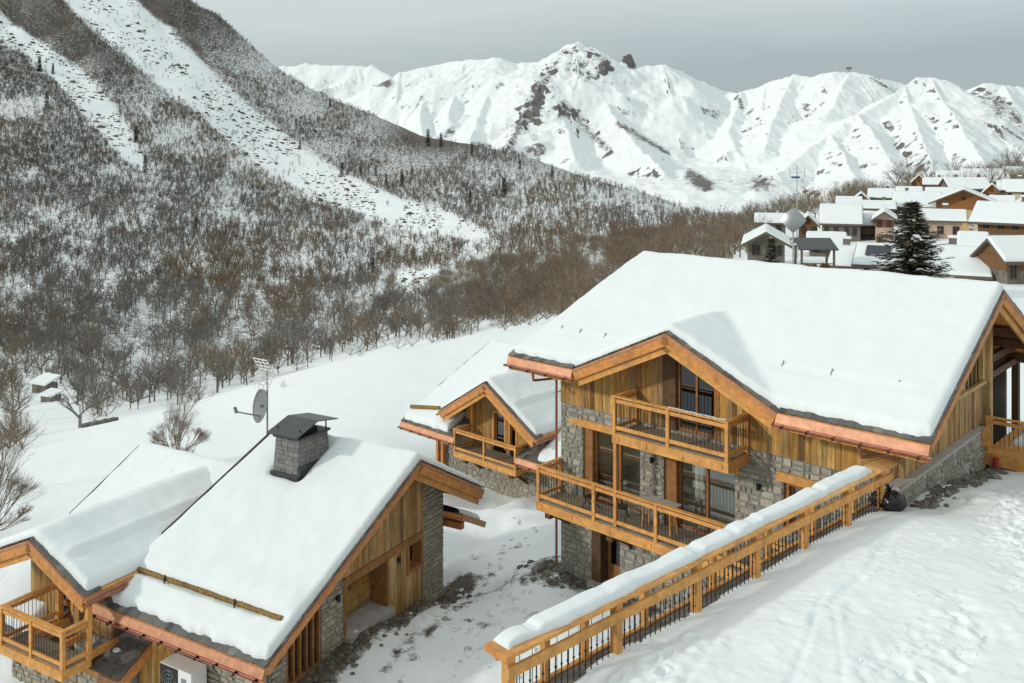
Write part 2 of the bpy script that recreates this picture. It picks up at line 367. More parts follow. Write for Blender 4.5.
# ------------------------------------------------------------------ snow blankets
def edges_axis(lo, hi, step, R0, l=True, h=True):
    a = list(np.arange(lo, hi, step))+[hi]
    fine = [0, .015, .04, .08, .13, .19, .26, .34, .43]
    if l: a = [lo+x for x in fine]+[x for x in a if x > lo+.5]
    if h: a = [x for x in a if x < hi-.5]+[hi-x for x in fine[::-1]]
    return np.array(a)
def edge_profile(e, T, Rr=.34):
    q = np.clip(e/Rr, 0, 1); return T*np.sqrt(np.clip(1-(1-q)**2, 0, 1))
def blanket(hs, zf, smin, smax, tmin, tmax, T=.30, step=.16, name='snow_cover', el=True, eh=True, fl=True, fh=True, seed=0, smap=None, extra=None, mat=None, rag=.10):
    a = edges_axis(smin, smax, step, .4, el, eh); b = edges_axis(tmin, tmax, step, .4, fl, fh)
    S, Tt = np.meshgrid(a, b, indexing='ij')
    es = np.full_like(S, 9.)
    if el: es = np.minimum(es, S-smin)
    if eh: es = np.minimum(es, smax-S)
    et = np.full_like(S, 9.)
    if fl: et = np.minimum(et, Tt-tmin)
    if fh: et = np.minimum(et, tmax-Tt)
    # rounded corners
    Rr = .22
    qx = np.clip(1-es/Rr, 0, 1); qy = np.clip(1-et/Rr, 0, 1); q = np.clip((qx**4+qy**4)**.25, 0, 1)
    th = T*np.sqrt(np.clip(1-q**2, 0, 1))
    if smap: Sm, Tm = smap(S, Tt)
    else: Sm, Tm = S, Tt
    # the ragged lower edge
    if fl: Tm = Tm + rag*np.clip(1-et/.6, 0, 1)*(fbm(Sm*2.2, Sm*0+seed, 3, seed+5)*.7+.25)*(Tt < (tmin+tmax)/2)
    th = th*(1+.20*fbm(Sm*.45, Tm*.45, 3, seed)+.13*fbm(Sm*1.5, Tm*1.5, 3, seed+3))
    z = zf(Sm, Tm)+th
    if extra is not None: z = z+extra(Sm, Tm)*np.clip(1-q, 0, 1)
    V = np.stack([Sm, Tm, z], -1).reshape(-1, 3)
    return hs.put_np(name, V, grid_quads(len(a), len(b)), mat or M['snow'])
def smax(a, b, k):
    h = np.clip(.5+.5*(a-b)/k, 0, 1); return b*(1-h)+a*h+k*h*(1-h)

def tiles_edge(mb, A, B, inward, n=None, w=.26, depth=.34, th=.035, lift=.0):
    """one course of overlapping slates along the roof edge A-B"""
    A = Vector(A); B = Vector(B); I = Vector(inward).normalized(); d = B-A; ln = d.length; n = n or max(2, int(ln/w)); d.normalize()
    up = d.cross(I).normalized()
    if up.z < 0: up = -up
    for i in range(n):
        a = A+d*(ln*i/n+.004); b = A+d*(ln*(i+1)/n-.004); o = I*(-random.uniform(.0, .03)); l = up*(lift+random.uniform(0, .012))
        p = [a+o+l, b+o+l+up*.01, b+I*depth+l+up*.012, a+I*depth+l]
        mb.add(p+[q+up*th for q in p], [(3, 2, 1, 0), (4, 5, 6, 7), (0, 1, 5, 4), (1, 2, 6, 5), (2, 3, 7, 6), (3, 0, 4, 7)])
def slate_field(mb, s0, s1, t0, t1, zf, w=.3, row=.22):
    """courses of slates on a bare roof plane z=zf(t)"""
    t = t0; k = 0
    while t < t1:
        s = s0-(w/2 if k % 2 else 0)
        while s < s1:
            ww = w*random.uniform(.7, 1.25); a = max(s+.006, s0); b = min(s+ww-.006, s1)
            if b-a > .04:
                dz = random.uniform(.0, .015); o = random.uniform(-.015, .015)
                p = [(a, t+o, zf(t)+.05+dz), (b, t+o, zf(t)+.05+dz), (b, t+row+.05, zf(t+row+.05)+.02), (a, t+row+.05, zf(t+row+.05)+.02)]
                mb.add([(x, y, z-.03) for x, y, z in p]+p, [(3, 2, 1, 0), (4, 5, 6, 7), (0, 1, 5, 4), (1, 2, 6, 5), (2, 3, 7, 6), (3, 0, 4, 7)])
            s += ww
        t += row; k += 1

def slab(mb, pts, th):
    """roof slab under the surface given by its corner points"""
    mb.prism(pts, (0, 0, -th))
def rake_boards(hs, A, B, out, n=2, h=.30, copper=True, scal=False):
    """bargeboards along the verge A-B; out = outward direction (s,t)"""
    A = Vector(A); B = Vector(B); o = Vector((out[0], out[1], 0))
    d = (B-A).normalized(); up = Vector((0, 0, 1)); up = (up-d*d.z).normalized()
    if copper:
        m = MB(); m.beam(A+o*.02-up*.085, B+o*.02-up*.085, .05, .10, up=up); hs.put(m, 'copper_strip', M['copper'])
    m = MB(); m.beam(A-up*(.14+h/2), B-up*(.14+h/2), .06, h, up=up); hs.put(m, 'bargeboard', M['wood_fascia'])
    if n > 1:
        m = MB(); m.beam(A-o*.12-up*(.14+h+.11), B-o*.12-up*(.14+h+.11), .08, .26, up=up); hs.put(m, 'bargeboard', M['wood_new'])
def eave_copper(hs, sA, sB, t, z, out=-1, h=.26, brackets=.9, gut=True):
    """copper apron below the slates and half round gutter on brackets along an eave running in s"""
    m = MB(); m.add([(sA, t, z-.05), (sB, t, z-.05), (sB, t+out*.10, z-.05-h), (sA, t+out*.10, z-.05-h), (sA, t-out*.04, z-.05), (sB, t-out*.04, z-.05), (sB, t+out*.06, z-.07-h), (sA, t+out*.06, z-.07-h)],
                    [(0, 1, 2, 3), (7, 6, 5, 4), (3, 2, 6, 7), (0, 3, 7, 4), (1, 5, 6, 2), (0, 4, 5, 1)]); hs.put(m, 'copper_apron', M['copper'])
    m = MB(); m.box(sA+.05, sB-.05, min(t-out*.02, t-out*.10), max(t-out*.02, t-out*.10), z-.12-h-.16, z-.10); hs.put(m, 'fascia_board', M['wood_fascia'])
    if gut:
        m = MB(); n = 7; c = (t+out*.13, z-.08-h); r = .085
        pr = [(c[0]+r*math.cos(math.pi+math.pi*i/(n-1)), c[1]+r*math.sin(math.pi+math.pi*i/(n-1))) for i in range(n)]
        vs = [(sA-.08, y, zz) for y, zz in pr]+[(sB+.08, y, zz) for y, zz in pr]
        m.add(vs, [(i, i+1, n+i+1, n+i) for i in range(n-1)]+[tuple(range(n)), tuple(range(2*n-1, n-1, -1))])
        g = hs.put(m, 'gutter', M['copper_pipe'])
        k = max(2, int(abs(sB-sA)/brackets))
        for i in range(k+1):
            m = MB(); s = sA+(sB-sA)*(i+.3)/(k+.6); m.beam((s, c[0], c[1]-.105), (s, c[0], c[1]-.02), .05, .20, up=(0, 1, 0)); hs.put(m, 'bracket', M['iron'], g)
def boards(hs, axis, *a, mat='wood_old', **k):
    m = MB(); planks(m, axis, *a, **k); return hs.put(m, 'timber_cladding', M[mat])
def verge_board(hs, A, B, mat='slate', up=.30):
    m = MB(); A = Vector(A); B = Vector(B); m.beam(A+Vector((0, 0, up/2)), B+Vector((0, 0, up/2)), .03, up); hs.put(m, 'verge_board', M[mat])
def pipe(hs, pts, r=.05, mat='copper_pipe', name='downpipe'):
    m = MB(); m.path(pts, r, 8); hs.put(m, name, M[mat])
def window(hs, axis, a0, a1, z0, z1, c, fr=.09, mull=(), glass='glass', frame='wood_frame', deep=.05, trans=()):
    m = MB(); o = 1
    def bx(x0, x1, za, zb):
        if axis == 's': m.box(x0, x1, c-deep, c+.05, za, zb)
        else: m.box(c-deep, c+.05, x0, x1, za, zb)
    bx(a0, a0+fr, z0, z1); bx(a1-fr, a1, z0, z1); bx(a0+fr, a1-fr, z0, z0+fr); bx(a0+fr, a1-fr, z1-fr, z1)
    for x in mull: bx(x-fr/2, x+fr/2, z0+fr, z1-fr)
    for z in trans: bx(a0+fr, a1-fr, z-fr/3, z+fr/3)
    w = hs.put(m, 'window', M[frame])
    m = MB()
    if axis == 's': m.box(a0+fr*.5, a1-fr*.5, c+.005, c+.02, z0+fr*.5, z1-fr*.5)
    else: m.box(c+.005, c+.02, a0+fr*.5, a1-fr*.5, z0+fr*.5, z1-fr*.5)
    hs.put(m, 'pane', M[glass], w); return w
def lamp(hs, axis, a, z, c):
    m = MB()
    p = lambda d, dz: P3(axis, a, c-d, z+dz)
    m.tube(p(0, 0), p(.05, 0), .07, n=10); m.tube(p(.12, -.1), p(.12, .1), .065, n=10); m.tube(p(.05, 0), p(.12, 0), .03)
    hs.put(m, 'wall_lamp', M['iron'])
# ================================================================== CHALET WITH THE WIDE ROOF AND TWO BALCONIES
B = House(11.7044, 25.2, -440, -.65, 'chalet', 'largest chalet with wide snowy roof, two long timber balconies and stone lower walls', 'chalet', 'stone and timber chalets in the foreground')
bm = lambda t: np.where(t < 7.15, 7.9+.4895*t, 11.4-.4895*(t-7.15))
def bc(s, t): return np.where((s > 4.58) & (s < 12.98), 9.85-.4645*np.abs(s-8.78), -9.)
BW = 1.4
fz = lambda t: float(bm(np.float64(t)))
m = MB()
for poly in ([(0, 0), (4.58, 0), (4.58, 7.15), (0, 7.15)], [(12.98, 0), (16.3, 0), (14.9, 7.15), (12.98, 7.15)],
             [(4.58, 0), (8.78, 3.98), (8.78, 7.15), (4.58, 7.15)], [(8.78, 3.98), (12.98, 0), (12.98, 7.15), (8.78, 7.15)],
             [(0, 7.15), (14.9, 7.15), (16.3, 14.3), (0, 14.3)]):
    slab(m, [(s, t, fz(t)-.03) for s, t in poly], .2)
for poly in ([(4.58, 0), (8.78, 0), (8.78, 3.98)], [(8.78, 0), (12.98, 0), (8.78, 3.98)]):
    slab(m, [(s, t, 9.82-.4645*abs(s-8.78)) for s, t in poly], .2)
Broof = B.put(m, 'roof', M['wood_new'])
m = MB(); e = .02
tiles_edge(m, (0, 0, 7.9), (4.58, 0, 7.9), (0, 1, .4895)); tiles_edge(m, (12.98, 0, 7.9), (16.3, 0, 7.9), (0, 1, .4895))
tiles_edge(m, (4.58, 0, 7.9), (8.78, 0, 9.85), (0, 1, 0)); tiles_edge(m, (8.78, 0, 9.85), (12.98, 0, 7.9), (0, 1, 0))
tiles_edge(m, (0, 7.15, 11.4), (0, 0, 7.9), (1, 0, 0)); tiles_edge(m, (0, 14.3, 7.9), (0, 7.15, 11.4), (1, 0, 0))
tiles_edge(m, (16.3, 0, 7.9), (14.9, 7.15, 11.4), (-1, 0, 0))
B.put(m, 'slate_edge', M['slate'], Broof)
def bsm(S, T):
    k = 1-(1.4/16.3)*np.clip(1-np.abs(T-7.15)/7.15*1.0, 0, 1); return S*k, T
def bex(S, T):
    o = 0
    for s0, s1, t0 in ((.55, 5.5, 1.72), (12.0, 15.0, 1.6)):
        w = sstep(s0-.1, s0+.1, S)*sstep(s1+.1, s1-.1, S)
        o = o+w*(.07*np.exp(-((T-t0)/.08)**2)+.03*sstep(t0-.05, t0+.15, T)*sstep(t0+1.2, t0+.2, T)-.05*np.exp(-((T-t0+.17)/.07)**2))
    return o
def bz(S, T): return np.where((S > 4.58) & (S < 12.98), smax(bm(T), bc(S, T), .03), bm(T))
blanket(B, bz, .03, 16.24, .13, 14.1, .30, .14, smap=bsm, extra=bex, seed=3, rag=.12)
for s0, s1, t0 in ((.6, 5.4, 1.72), (12.1, 14.9, 1.6)):
    for f in (.18, .62, .97):
        m = MB(); s = s0+(s1-s0)*f; m.beam((s, t0-.12, fz(t0)+.2), (s, t0+.02, fz(t0)+.39), .03, .04); B.put(m, 'snow_guard_bracket', M['steel'])
# verges and eaves
rake_boards(B, (4.58, 0, 7.9), (8.78, 0, 9.85), (0, -1)); rake_boards(B, (8.78, 0, 9.85), (12.98, 0, 7.9), (0, -1))
rake_boards(B, (0, 0, 7.9), (0, 7.15, 11.4), (-1, 0), n=1, h=.13); rake_boards(B, (0, 7.15, 11.4), (0, 14.3, 7.9), (-1, 0))
rake_boards(B, (16.3, 0, 7.9), (14.9, 7.15, 11.4), (1, 0), n=1)
eave_copper(B, 0, 4.62, -.03, 7.9); eave_copper(B, 12.94, 16.3, -.03, 7.9)
pipe(B, [(14.85, -.15, 7.4), (14.85, -.1, 7.15), (14.85, 1.2, 7.0), (14.85, 1.28, 6.9), (14.85, 1.28, -.55)])
pipe(B, [(1.95, -.15, 7.4), (1.9, -.1, 7.12), (1.55, 1.0, 7.0), (1.5, 1.2, 6.85), (1.5, 1.2, 5.5)])
# stone walls of the long front
m = MB()
for s0, s1, z0, z1 in ((13.1, 14.7, -1, 2.45), (8.0, 11.77, -1, 2.45), (1.2, 8.0, -1, 2.45), (13.57, 14.7, 2.45, 6.05), (10.84, 13.57, 5.55, 6.05), (9.78, 10.84, 2.45, 6.05),
                       (6.88, 9.78, 5.3, 6.05), (5.1, 6.88, 2.45, 6.05), (3.8, 5.1, 5.5, 6.05), (3.8, 5.1, 2.45, 3.6), (1.2, 3.8, 2.45, 6.05)):
    masonry(m, 's', s0, s1, z0, z1, BW)
B.put(m, 'stone_wall', [M['stone'], M['mortar']])
m = MB(); masonry(m, 't', .63, 8.67, 3.0, 6.16, 1.05, thick=.28); B.put(m, 'stone_wall', [M['stone'], M['mortar']])
m = MB(); a = .55
while a < 8.7:
    b = min(a+random.uniform(.8, 1.5), 8.75); m.box(.98, 1.4, a+.01, b-.01, 6.16, 6.27); a = b
B.put(m, 'coping_stone', M['concrete'])
m = MB(); m.box(1.3, 1.42, .62, 1.42, 3, 6.16); m.box(1.05, 1.35, .60, .66, 3, 6.16); B.put(m, 'stone_return', M['mortar'])
# timber above
gt = lambda s: max(fz(BW), float(bc(np.float64(s), 0)))-.26
for a0, a1 in ((1.2, 7.44), (9.80, 14.7)): boards(B, 's', a0, a1, 6.05, gt, BW)
sg = lambda t: fz(t)-.24
boards(B, 't', 1.37, 5.0, 6.27, sg, 1.28, mat='wood_grey')
boards(B, 't', 5.0, 9.2, 6.27, 7.70, 1.28, mat='wood_grey'); boards(B, 't', 6.95, 7.28, 7.80, sg, 1.28, mat='wood_grey'); boards(B, 't', 9.2, 9.62, 7.70, sg, 1.28, mat='wood_grey')
m = MB(); m.beam((1.2, 4.9, 7.75), (1.2, 9.3, 7.75), .12, .12); B.put(m, 'sill', M['wood_grey'])
m = MB(); m.box(1.1, 1.4, 9.62, 9.92, 5.0, fz(9.8)-.22); B.put(m, 'timber_post', M['wood_grey'])
for t0, t1 in ((5.05, 6.95), (7.28, 9.0)):
    m = MB(); m.prism([(1.36, t0, 7.81), (1.36, t1, 7.81), (1.36, t1, sg(t1)), (1.36, t0, sg(t0))], (.05, 0, 0))
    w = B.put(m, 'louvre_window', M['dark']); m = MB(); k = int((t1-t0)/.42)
    for i in range(k+1):
        t = t0+(t1-t0)*i/k; m.box(1.27, 1.33, t-.03, t+.03, 7.81, max(7.83, sg(t)-.02))
    B.put(m, 'slat', M['wood_grey'], w)
m = MB(); planks(m, 't', 9.92, 13.4, 4.6, sg, 3.2); B.put(m, 'timber_cladding', M['wood_old'])
for t in (.9, 7.15, 10.1, 11.4, 13.2):
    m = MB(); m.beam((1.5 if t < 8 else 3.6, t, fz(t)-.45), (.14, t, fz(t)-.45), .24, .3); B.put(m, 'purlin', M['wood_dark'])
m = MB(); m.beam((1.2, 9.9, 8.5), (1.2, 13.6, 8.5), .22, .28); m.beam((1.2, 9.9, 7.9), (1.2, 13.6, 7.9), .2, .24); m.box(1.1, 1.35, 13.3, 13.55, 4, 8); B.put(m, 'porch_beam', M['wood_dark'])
m = MB(); m.box(14.45, 14.7, 1.72, 13.2, -1, 6.05); m.box(1.5, 14.7, 13.0, 13.25, -1, 8.1); B.put(m, 'rear_wall', M['stone_far'])
m = MB(); m.prism([(14.68, 1.5, 6.05), (14.68, 13.2, 6.05), (14.68, 13.2, fz(13.2)-.25), (14.68, 7.15, fz(7.15)-.25), (14.68, 1.5, fz(1.5)-.25)], (-.12, 0, 0)); B.put(m, 'gable_cladding', M['wood_old'])
for s, z in ((8.78, 9.32), (12.45, 7.75), (5.1, 7.75)):
    m = MB(); m.beam((s, 1.5, z), (s, .16, z), .2, .26); B.put(m, 'purlin', M['wood_new'])
# glazed gable
m = MB(); m.box(9.24, 9.80, BW-.06, BW+.2, 6.05, gt(9.5)); B.put(m, 'timber_post', M['wood_dark'])
m = MB(); m.box(7.44, 7.66, BW-.06, BW+.15, 6.05, gt(7.5)); B.put(m, 'timber_post', M['wood_frame'])
c = BW+.12
m = MB(); top = lambda s: gt(s)-.02
for a, b in ((9.14, 9.24), (8.40, 8.48), (7.66, 7.74)): m.box(a, b, c-.05, c+.05, 6.05, top((a+b)/2))
m.box(7.74, 9.14, c-.05, c+.05, 6.05, 6.17)
w = B.put(m, 'window', M['wood_frame'])
m = MB(); m.prism([(9.14, c, 6.17), (7.74, c, 6.17), (7.74, c, top(7.74)), (8.78, c, top(8.78)), (9.14, c, top(9.14))], (0, .02, 0)); B.put(m, 'pane', M['glass_dark'], w)
m = MB(); m.box(7.4, 9.3, 4.2, 4.3, 6.0, 9.3); m.box(7.4, 9.9, 1.7, 4.3, 5.9, 6.0); m.box(9.85, 9.9, 1.7, 4.3, 6, 9.2); m.box(7.3, 7.4, 1.7, 4.3, 6, 9.0); B.put(m, 'attic_room', M['plaster_room'])
# first floor windows and lintels
m = MB(); m.box(10.7, 14.25, BW-.05, BW+.12, 5.27, 5.56); B.put(m, 'lintel', M['wood_new'])
m = MB(); m.box(6.7, 9.9, BW-.05, BW+.12, 5.05, 5.31); B.put(m, 'lintel', M['wood_new'])
m = MB(); m.box(3.6, 5.35, BW-.06, BW+.15, 5.22, 5.52); B.put(m, 'lintel', M['wood_new'])
m = MB(); m.box(13.16, 13.57, BW+.08, BW+.4, 2.5, 5.27); B.put(m, 'window_jamb', M['wood_frame'])
m = MB(); m.box(9.3, 9.78, BW+.08, BW+.4, 2.5, 5.05); B.put(m, 'window_jamb', M['wood_frame'])
window(B, 's', 10.84, 13.16, 2.5, 5.27, BW+.3, .09, (11.95,)); window(B, 's', 6.88, 9.3, 2.5, 5.05, BW+.3, .09, (8.12,))
m = MB(); m.box(3.8, 5.1, BW+.1, BW+.35, 5.1, 5.22); m.box(4.95, 5.1, BW+.1, BW+.35, 3.7, 5.1); B.put(m, 'window_jamb', M['wood_frame'])
window(B, 's', 3.8, 4.95, 3.7, 5.1, BW+.3, .09, glass='glass_dark')
m = MB(); m.box(3.0, 14.4, 1.75, 6.6, 2.34, 2.44); m.box(3.0, 14.4, 4.6, 4.7, 2.44, 5.7); m.box(14.3, 14.4, 1.75, 6.5, 2.44, 5.7); m.box(3, 3.1, 1.75, 6.5, 2.44, 5.7); m.box(3, 14.4, 1.75, 6.5, 5.7, 5.8)
m.box(10.2, 10.32, 1.75, 4.2, 2.44, 5.7); B.put(m, 'living_room', M['plaster_room'])
for s, t in ((12.9, 3.4), (11.6, 3.0), (8.6, 3.2)):
    m = MB(); m.tube((s, t, 5.7), (s, t, 5.0), .015); m.tube((s, t, 5.0), (s, t, 4.8), .05, .12, 10); B.put(m, 'pendant_lamp', M['white_metal'])
# ground floor door
m = MB(); m.box(12.68, 13.1, BW-.03, BW+.7, -.9, 2.45); m.box(11.77, 12.68, BW+.05, BW+.7, 1.95, 2.45); B.put(m, 'door_surround', M['wood_dark'])
m = MB(); c = BW+.45; m.box(12.55, 12.68, c, c+.1, -.6, 1.95); m.box(11.77, 11.92, c, c+.1, -.6, 1.95); m.box(11.92, 12.55, c, c+.1, -.6, .05); m.box(11.92, 12.55, c, c+.1, 1.82, 1.95); 
d = B.put(m, 'door', M['wood_frame']); m = MB(); m.box(11.92, 12.55, c+.04, c+.06, .05, 1.82); B.put(m, 'pane', M['glass_dark'], d)
m = MB(); m.box(11.97, 12.0, c-.07, c, .6, .64); m.box(11.97, 12.08, c-.08, c-.06, .6, .64); B.put(m, 'handle', M['steel'], d)
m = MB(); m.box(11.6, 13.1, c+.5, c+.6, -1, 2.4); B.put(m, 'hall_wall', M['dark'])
m = MB(); m.box(11.4, 13.1, BW-.35, BW+.5, -.85, -.6); B.put(m, 'doorstep', M['concrete'])
lamp(B, 's', 5.95, 4.85, BW); lamp(B, 's', 10.25, 4.75, BW); lamp(B, 's', 11.2, 1.3, BW)
# balconies
m = MB()
for i in range(12): m.box(6.38, 10.97, -.02+i*.118, .092+i*.118, 5.9, 5.94)
bal = B.put(m, 'balcony', M['deck'])
for s in (6.6, 8.1, 9.6, 10.8): m = MB(); m.beam((s, 1.5, 5.72), (s, -.1, 5.72), .16, .2); B.put(m, 'joist', M['wood_new'], bal)
m = MB(); m.beam((6.30, -.03, 5.72), (11.04, -.03, 5.72), .08, .34); m.beam((6.36, .02, 5.72), (6.36, 1.38, 5.72), .08, .34); m.beam((10.98, .02, 5.72), (10.98, 1.38, 5.72), .08, .34); B.put(m, 'rim_beam', M['wood_new'], bal)
balustrade(B, bal, (10.97, 0), (6.38, 0), 7.26, 6.16, 2, zpost=5.56)
balustrade(B, bal, (10.97, 0), (10.97, 1.32), 7.25, 6.15, 1, first=False); balustrade(B, bal, (6.38, 0), (6.38, 1.32), 7.25, 6.15, 1, first=False)
m = MB(); m.beam((10.94, .02, 2.5), (10.94, .02, 5.55), .13, .13, up=(0, 1, 0)); B.put(m, 'support_post', M['wood_fascia'], bal)
m = MB()
for s, r in ((8.0, 1.5),):
    for i in range(16): m.stone((6.5+i*.14, random.uniform(-.03, .03), 7.275), (.1, .075, .018))
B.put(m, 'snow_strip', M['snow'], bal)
m = MB()
for i in range(12): m.box(3.4, 14.67, -.02+i*.118, .092+i*.118, 2.45, 2.49)
bal = B.put(m, 'balcony', M['deck'])
for s in (4, 5.8, 7.6, 9.4, 11.2, 13, 14.5): m = MB(); m.beam((s, 1.5, 2.27), (s, -.1, 2.27), .16, .2); B.put(m, 'joist', M['wood_new'], bal)
m = MB(); m.beam((3.4, -.03, 2.27), (14.74, -.03, 2.27), .08, .34); m.beam((14.68, .02, 2.27), (14.68, 1.38, 2.27), .08, .34); B.put(m, 'rim_beam', M['wood_new'], bal)
balustrade(B, bal, (14.67, 0), (3.67, 0), 3.83, 2.72, 4, zpost=2.15)
balustrade(B, bal, (14.67, 0), (14.67, 1.32), 3.82, 2.71, 1, first=False)
for s in (14.3, 11.3): m = MB(); m.beam((s, 1.5, 1.95), (s, .1, 1.95), .26, .26); m.beam((s, 1.45, 1.3), (s, .5, 1.85), .16, .18); B.put(m, 'bracket', M['wood_dark'], bal)
# the deck on the right hand gable
m = MB(); m.box(-6, 1.0, 8.75, 9.0, 5.26, 5.38); m.box(-6, 1.04, 9.0, 13.6, 5.26, 5.36)
bal = B.put(m, 'gallery', M['wood_new'])
m = MB(); m.beam((1.04, 8.7, 5.16), (-6, 8.7, 5.16), .1, .42); B.put(m, 'rim_beam', M['wood_new'], bal)
balustrade(B, bal, (.95, 8.78), (-5.8, 8.78), 6.66, 5.66, 3, zpost=4.95)
m = MB(); masonry(m, 's', -6, 1.0, 3.0, 4.95, 9.0); B.put(m, 'stone_wall', [M['stone'], M['mortar']])
blanket(B, lambda S, T: 5.36+0*S, -6, .6, 10.2, 13.4, .22, .2, seed=21, name='deck_snow')
m = MB(); m.tube((.62, 8.5, 4.2), (.62, 8.5, 5.3), .09, n=12); B.put(m, 'drain_pipe', M['red'])

# ================================================================== CHALET WITH THE STONE CHIMNEY
A = House(-5.36, 33.05, -1060, -2.5, 'chalet', 'nearest chalet with a broad snowy roof, stone chimney and plank door in its gable', 'chalet', 'stone and timber chalets in the foreground')
am = lambda t: np.where(t < 2.2, .35+.482*(t+5.94), 4.274-.55*(t-2.2))
az = lambda t: float(am(np.float64(t)))
AL = lambda t: 7.35-.65*min(1, (t+5.94)/8.14) if t < 2.2 else 6.7
m = MB()
slab(m, [(-.9, -5.94, az(-5.94)-.03), (7.35, -5.94, az(-5.94)-.03), (6.7, 2.2, az(2.2)-.03), (-.9, 2.2, az(2.2)-.03)], .22)
slab(m, [(-.9, 2.2, az(2.2)-.03), (6.7, 2.2, az(2.2)-.03), (6.7, 6.8, az(6.8)-.03), (-.9, 6.8, az(6.8)-.03)], .22)
Aroof = A.put(m, 'roof', M['wood_new'])
m = MB(); tiles_edge(m, (-.9, -5.94, .35), (7.35, -5.94, .35), (0, 1, .482), depth=.42); tiles_edge(m, (-.9, 2.2, 4.274), (-.9, -5.94, .35), (1, 0, 0)); tiles_edge(m, (-.9, 6.8, az(6.8)), (-.9, 2.2, 4.274), (1, 0, 0))
tiles_edge(m, (7.35, -5.94, .35), (6.7, 2.2, 4.274), (-1, 0, 0)); tiles_edge(m, (-.9, -5.6, .51), (7.3, -5.6, .51), (0, 1, .482), depth=.42)
A.put(m, 'slate_edge', M['slate'], Aroof)
def asm(S, T): return -.9+(S+.9)*(1-(.65/8.25)*np.clip((T+5.94)/8.14, 0, 1)), T
lgt = lambda S: -4.72+0*S
def aex(S, T):
    w = sstep(-.75, -.3, S)*sstep(6.75, 6.5, S); x = T-lgt(S)
    g = w*(-.17*np.exp(-((x+.03)/.12)**2)+.06*sstep(.05, .25, x)*sstep(1.4, .4, x))
    # the drift hollow round the chimney
    dx = np.maximum(np.abs(S-4.1)-.62, 0); dy = np.maximum(np.abs(T-1.05)-.85, 0); dd = np.sqrt(dx*dx+dy*dy)
    return g-.30*np.exp(-(dd/.22)**2)
blanket(A, lambda S, T: am(T), -.86, 7.2, -5.82, 6.7, .30, .12, smap=asm, extra=aex, seed=9, rag=.20)
m = MB(); pts = [(6.6, -4.72, az(-4.72)+.25)]
n = 14
for i in range(n): s0 = 6.6-i*.5; m.tube((s0, -4.72+random.uniform(-.015, .015), az(-4.72)+.25), (s0-.505, -4.72+random.uniform(-.015, .015), az(-4.72)+.25), .085*random.uniform(.9, 1.1), .085*random.uniform(.9, 1.1), 9)
sgd = A.put(m, 'snow_guard', M['log'])
for s in (5.0, 1.6): m = MB(); m.beam((s, -4.86, az(-4.72)+.05), (s, -4.80, az(-4.72)+.42), .05, .04); A.put(m, 'bracket', M['iron'], sgd)
verge_board(A, (7.15, -3.2, az(-3.2)), (6.72, 2.2, az(2.2)), up=.14)
rake_boards(A, (-.9, -5.94, .35), (-.9, 2.2, 4.274), (-1, 0), n=1, h=.16); rake_boards(A, (-.9, 2.2, 4.274), (-.9, 6.8, az(6.8)), (-1, 0), h=.32)
rake_boards(A, (7.35, -5.94, .35), (6.7, 2.2, 4.274), (1, 0), n=1)
eave_copper(A, -.9, 7.38, -5.97, .35)
for t, s1 in ((5.4, -.75), (-5.2, -.75), (2.2, -.75)):
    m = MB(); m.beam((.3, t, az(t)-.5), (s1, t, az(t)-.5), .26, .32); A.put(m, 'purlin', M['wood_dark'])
# gable wall
rk = lambda t: az(t)-.24
m = MB()
def gable_masonry(t0, t1, z0):
    n = max(1, int((t1-t0)/.4))
    for i in range(n):
        a = t0+(t1-t0)*i/n; b = t0+(t1-t0)*(i+1)/n
        masonry(m, 't', a, b, z0, min(rk(a), rk(b)), 0, thick=.3, wid=(.2, .5), rows=(.12, .24))
masonry(m, 't', -4.95, -4.1, -3.6, rk(-4.95), 0); masonry(m, 't', -4.1, -2.45, -3.6, -1.4, 0)
masonry(m, 't', -2.43, -1.25, -3.0, rk(-2.43), 0, wid=(.25, .6), rows=(.12, .26)); masonry(m, 't', -1.9, -1.25, rk(-2.43), rk(-1.9), 0)
masonry(m, 't', 3.52, 5.02, -3.4, rk(5.02), 0, wid=(.25, .7), rows=(.1, .22)); masonry(m, 't', 3.52, 4.2, rk(5.02), rk(4.2), 0, wid=(.25, .7), rows=(.1, .22))
masonry(m, 't', -1.25, 3.52, -3.4, -1.75, 0)
masonry(m, 's', 0, 3.0, -4.6, -.2, -4.95)
A.put(m, 'stone_wall', [M['stone_warm'], M['mortar']])
boards(A, 't', -1.25, 3.52, .98, rk, 0, mat='wood_grey'); boards(A, 't', 1.32, 2.42, -1.9, .66, 0, mat='wood_grey'); boards(A, 't', 2.42, 3.5, -1.9, -.42, 0, mat='wood_grey')
m = MB(); planks(m, 's', 3.0, 6.2, -4.6, -.1, -4.9); A.put(m, 'timber_cladding', M['wood_old'])
m = MB(); m.box(-.07, .1, -1.3, 3.52, .66, .96); A.put(m, 'lintel', M['wood_frame'])
for t in (-1.27, 1.2): m = MB(); m.box(-.05, .1, t, t+.12, -1.8, .66); A.put(m, 'door_post', M['wood_frame'])
m = MB(); planks(m, 's', .02, .8, -1.2, .66, 1.24, w=(.3, .4)); A.put(m, 'entry_cladding', M['wood_frame'])
m = MB(); z = -1.1
while z < .62:
    h = random.uniform(.16, .3); h = min(h, .64-z); m.box(.78-random.uniform(0, .015), .85, -1.12, 1.2, z+.006, z+h-.004); z += h
d = A.put(m, 'door', M['wood_old']); m = MB(); m.box(.70, .76, .0, .05, -.15, .25); A.put(m, 'handle', M['steel'], d)
m = MB(); m.box(-.35, .8, -1.25, 1.3, -1.35, -1.1); A.put(m, 'doorstep', M['concrete'])
m = MB(); m.box(.0, .1, -1.2, 1.3, -2.6, -1.35); A.put(m, 'plinth', M['mortar'])
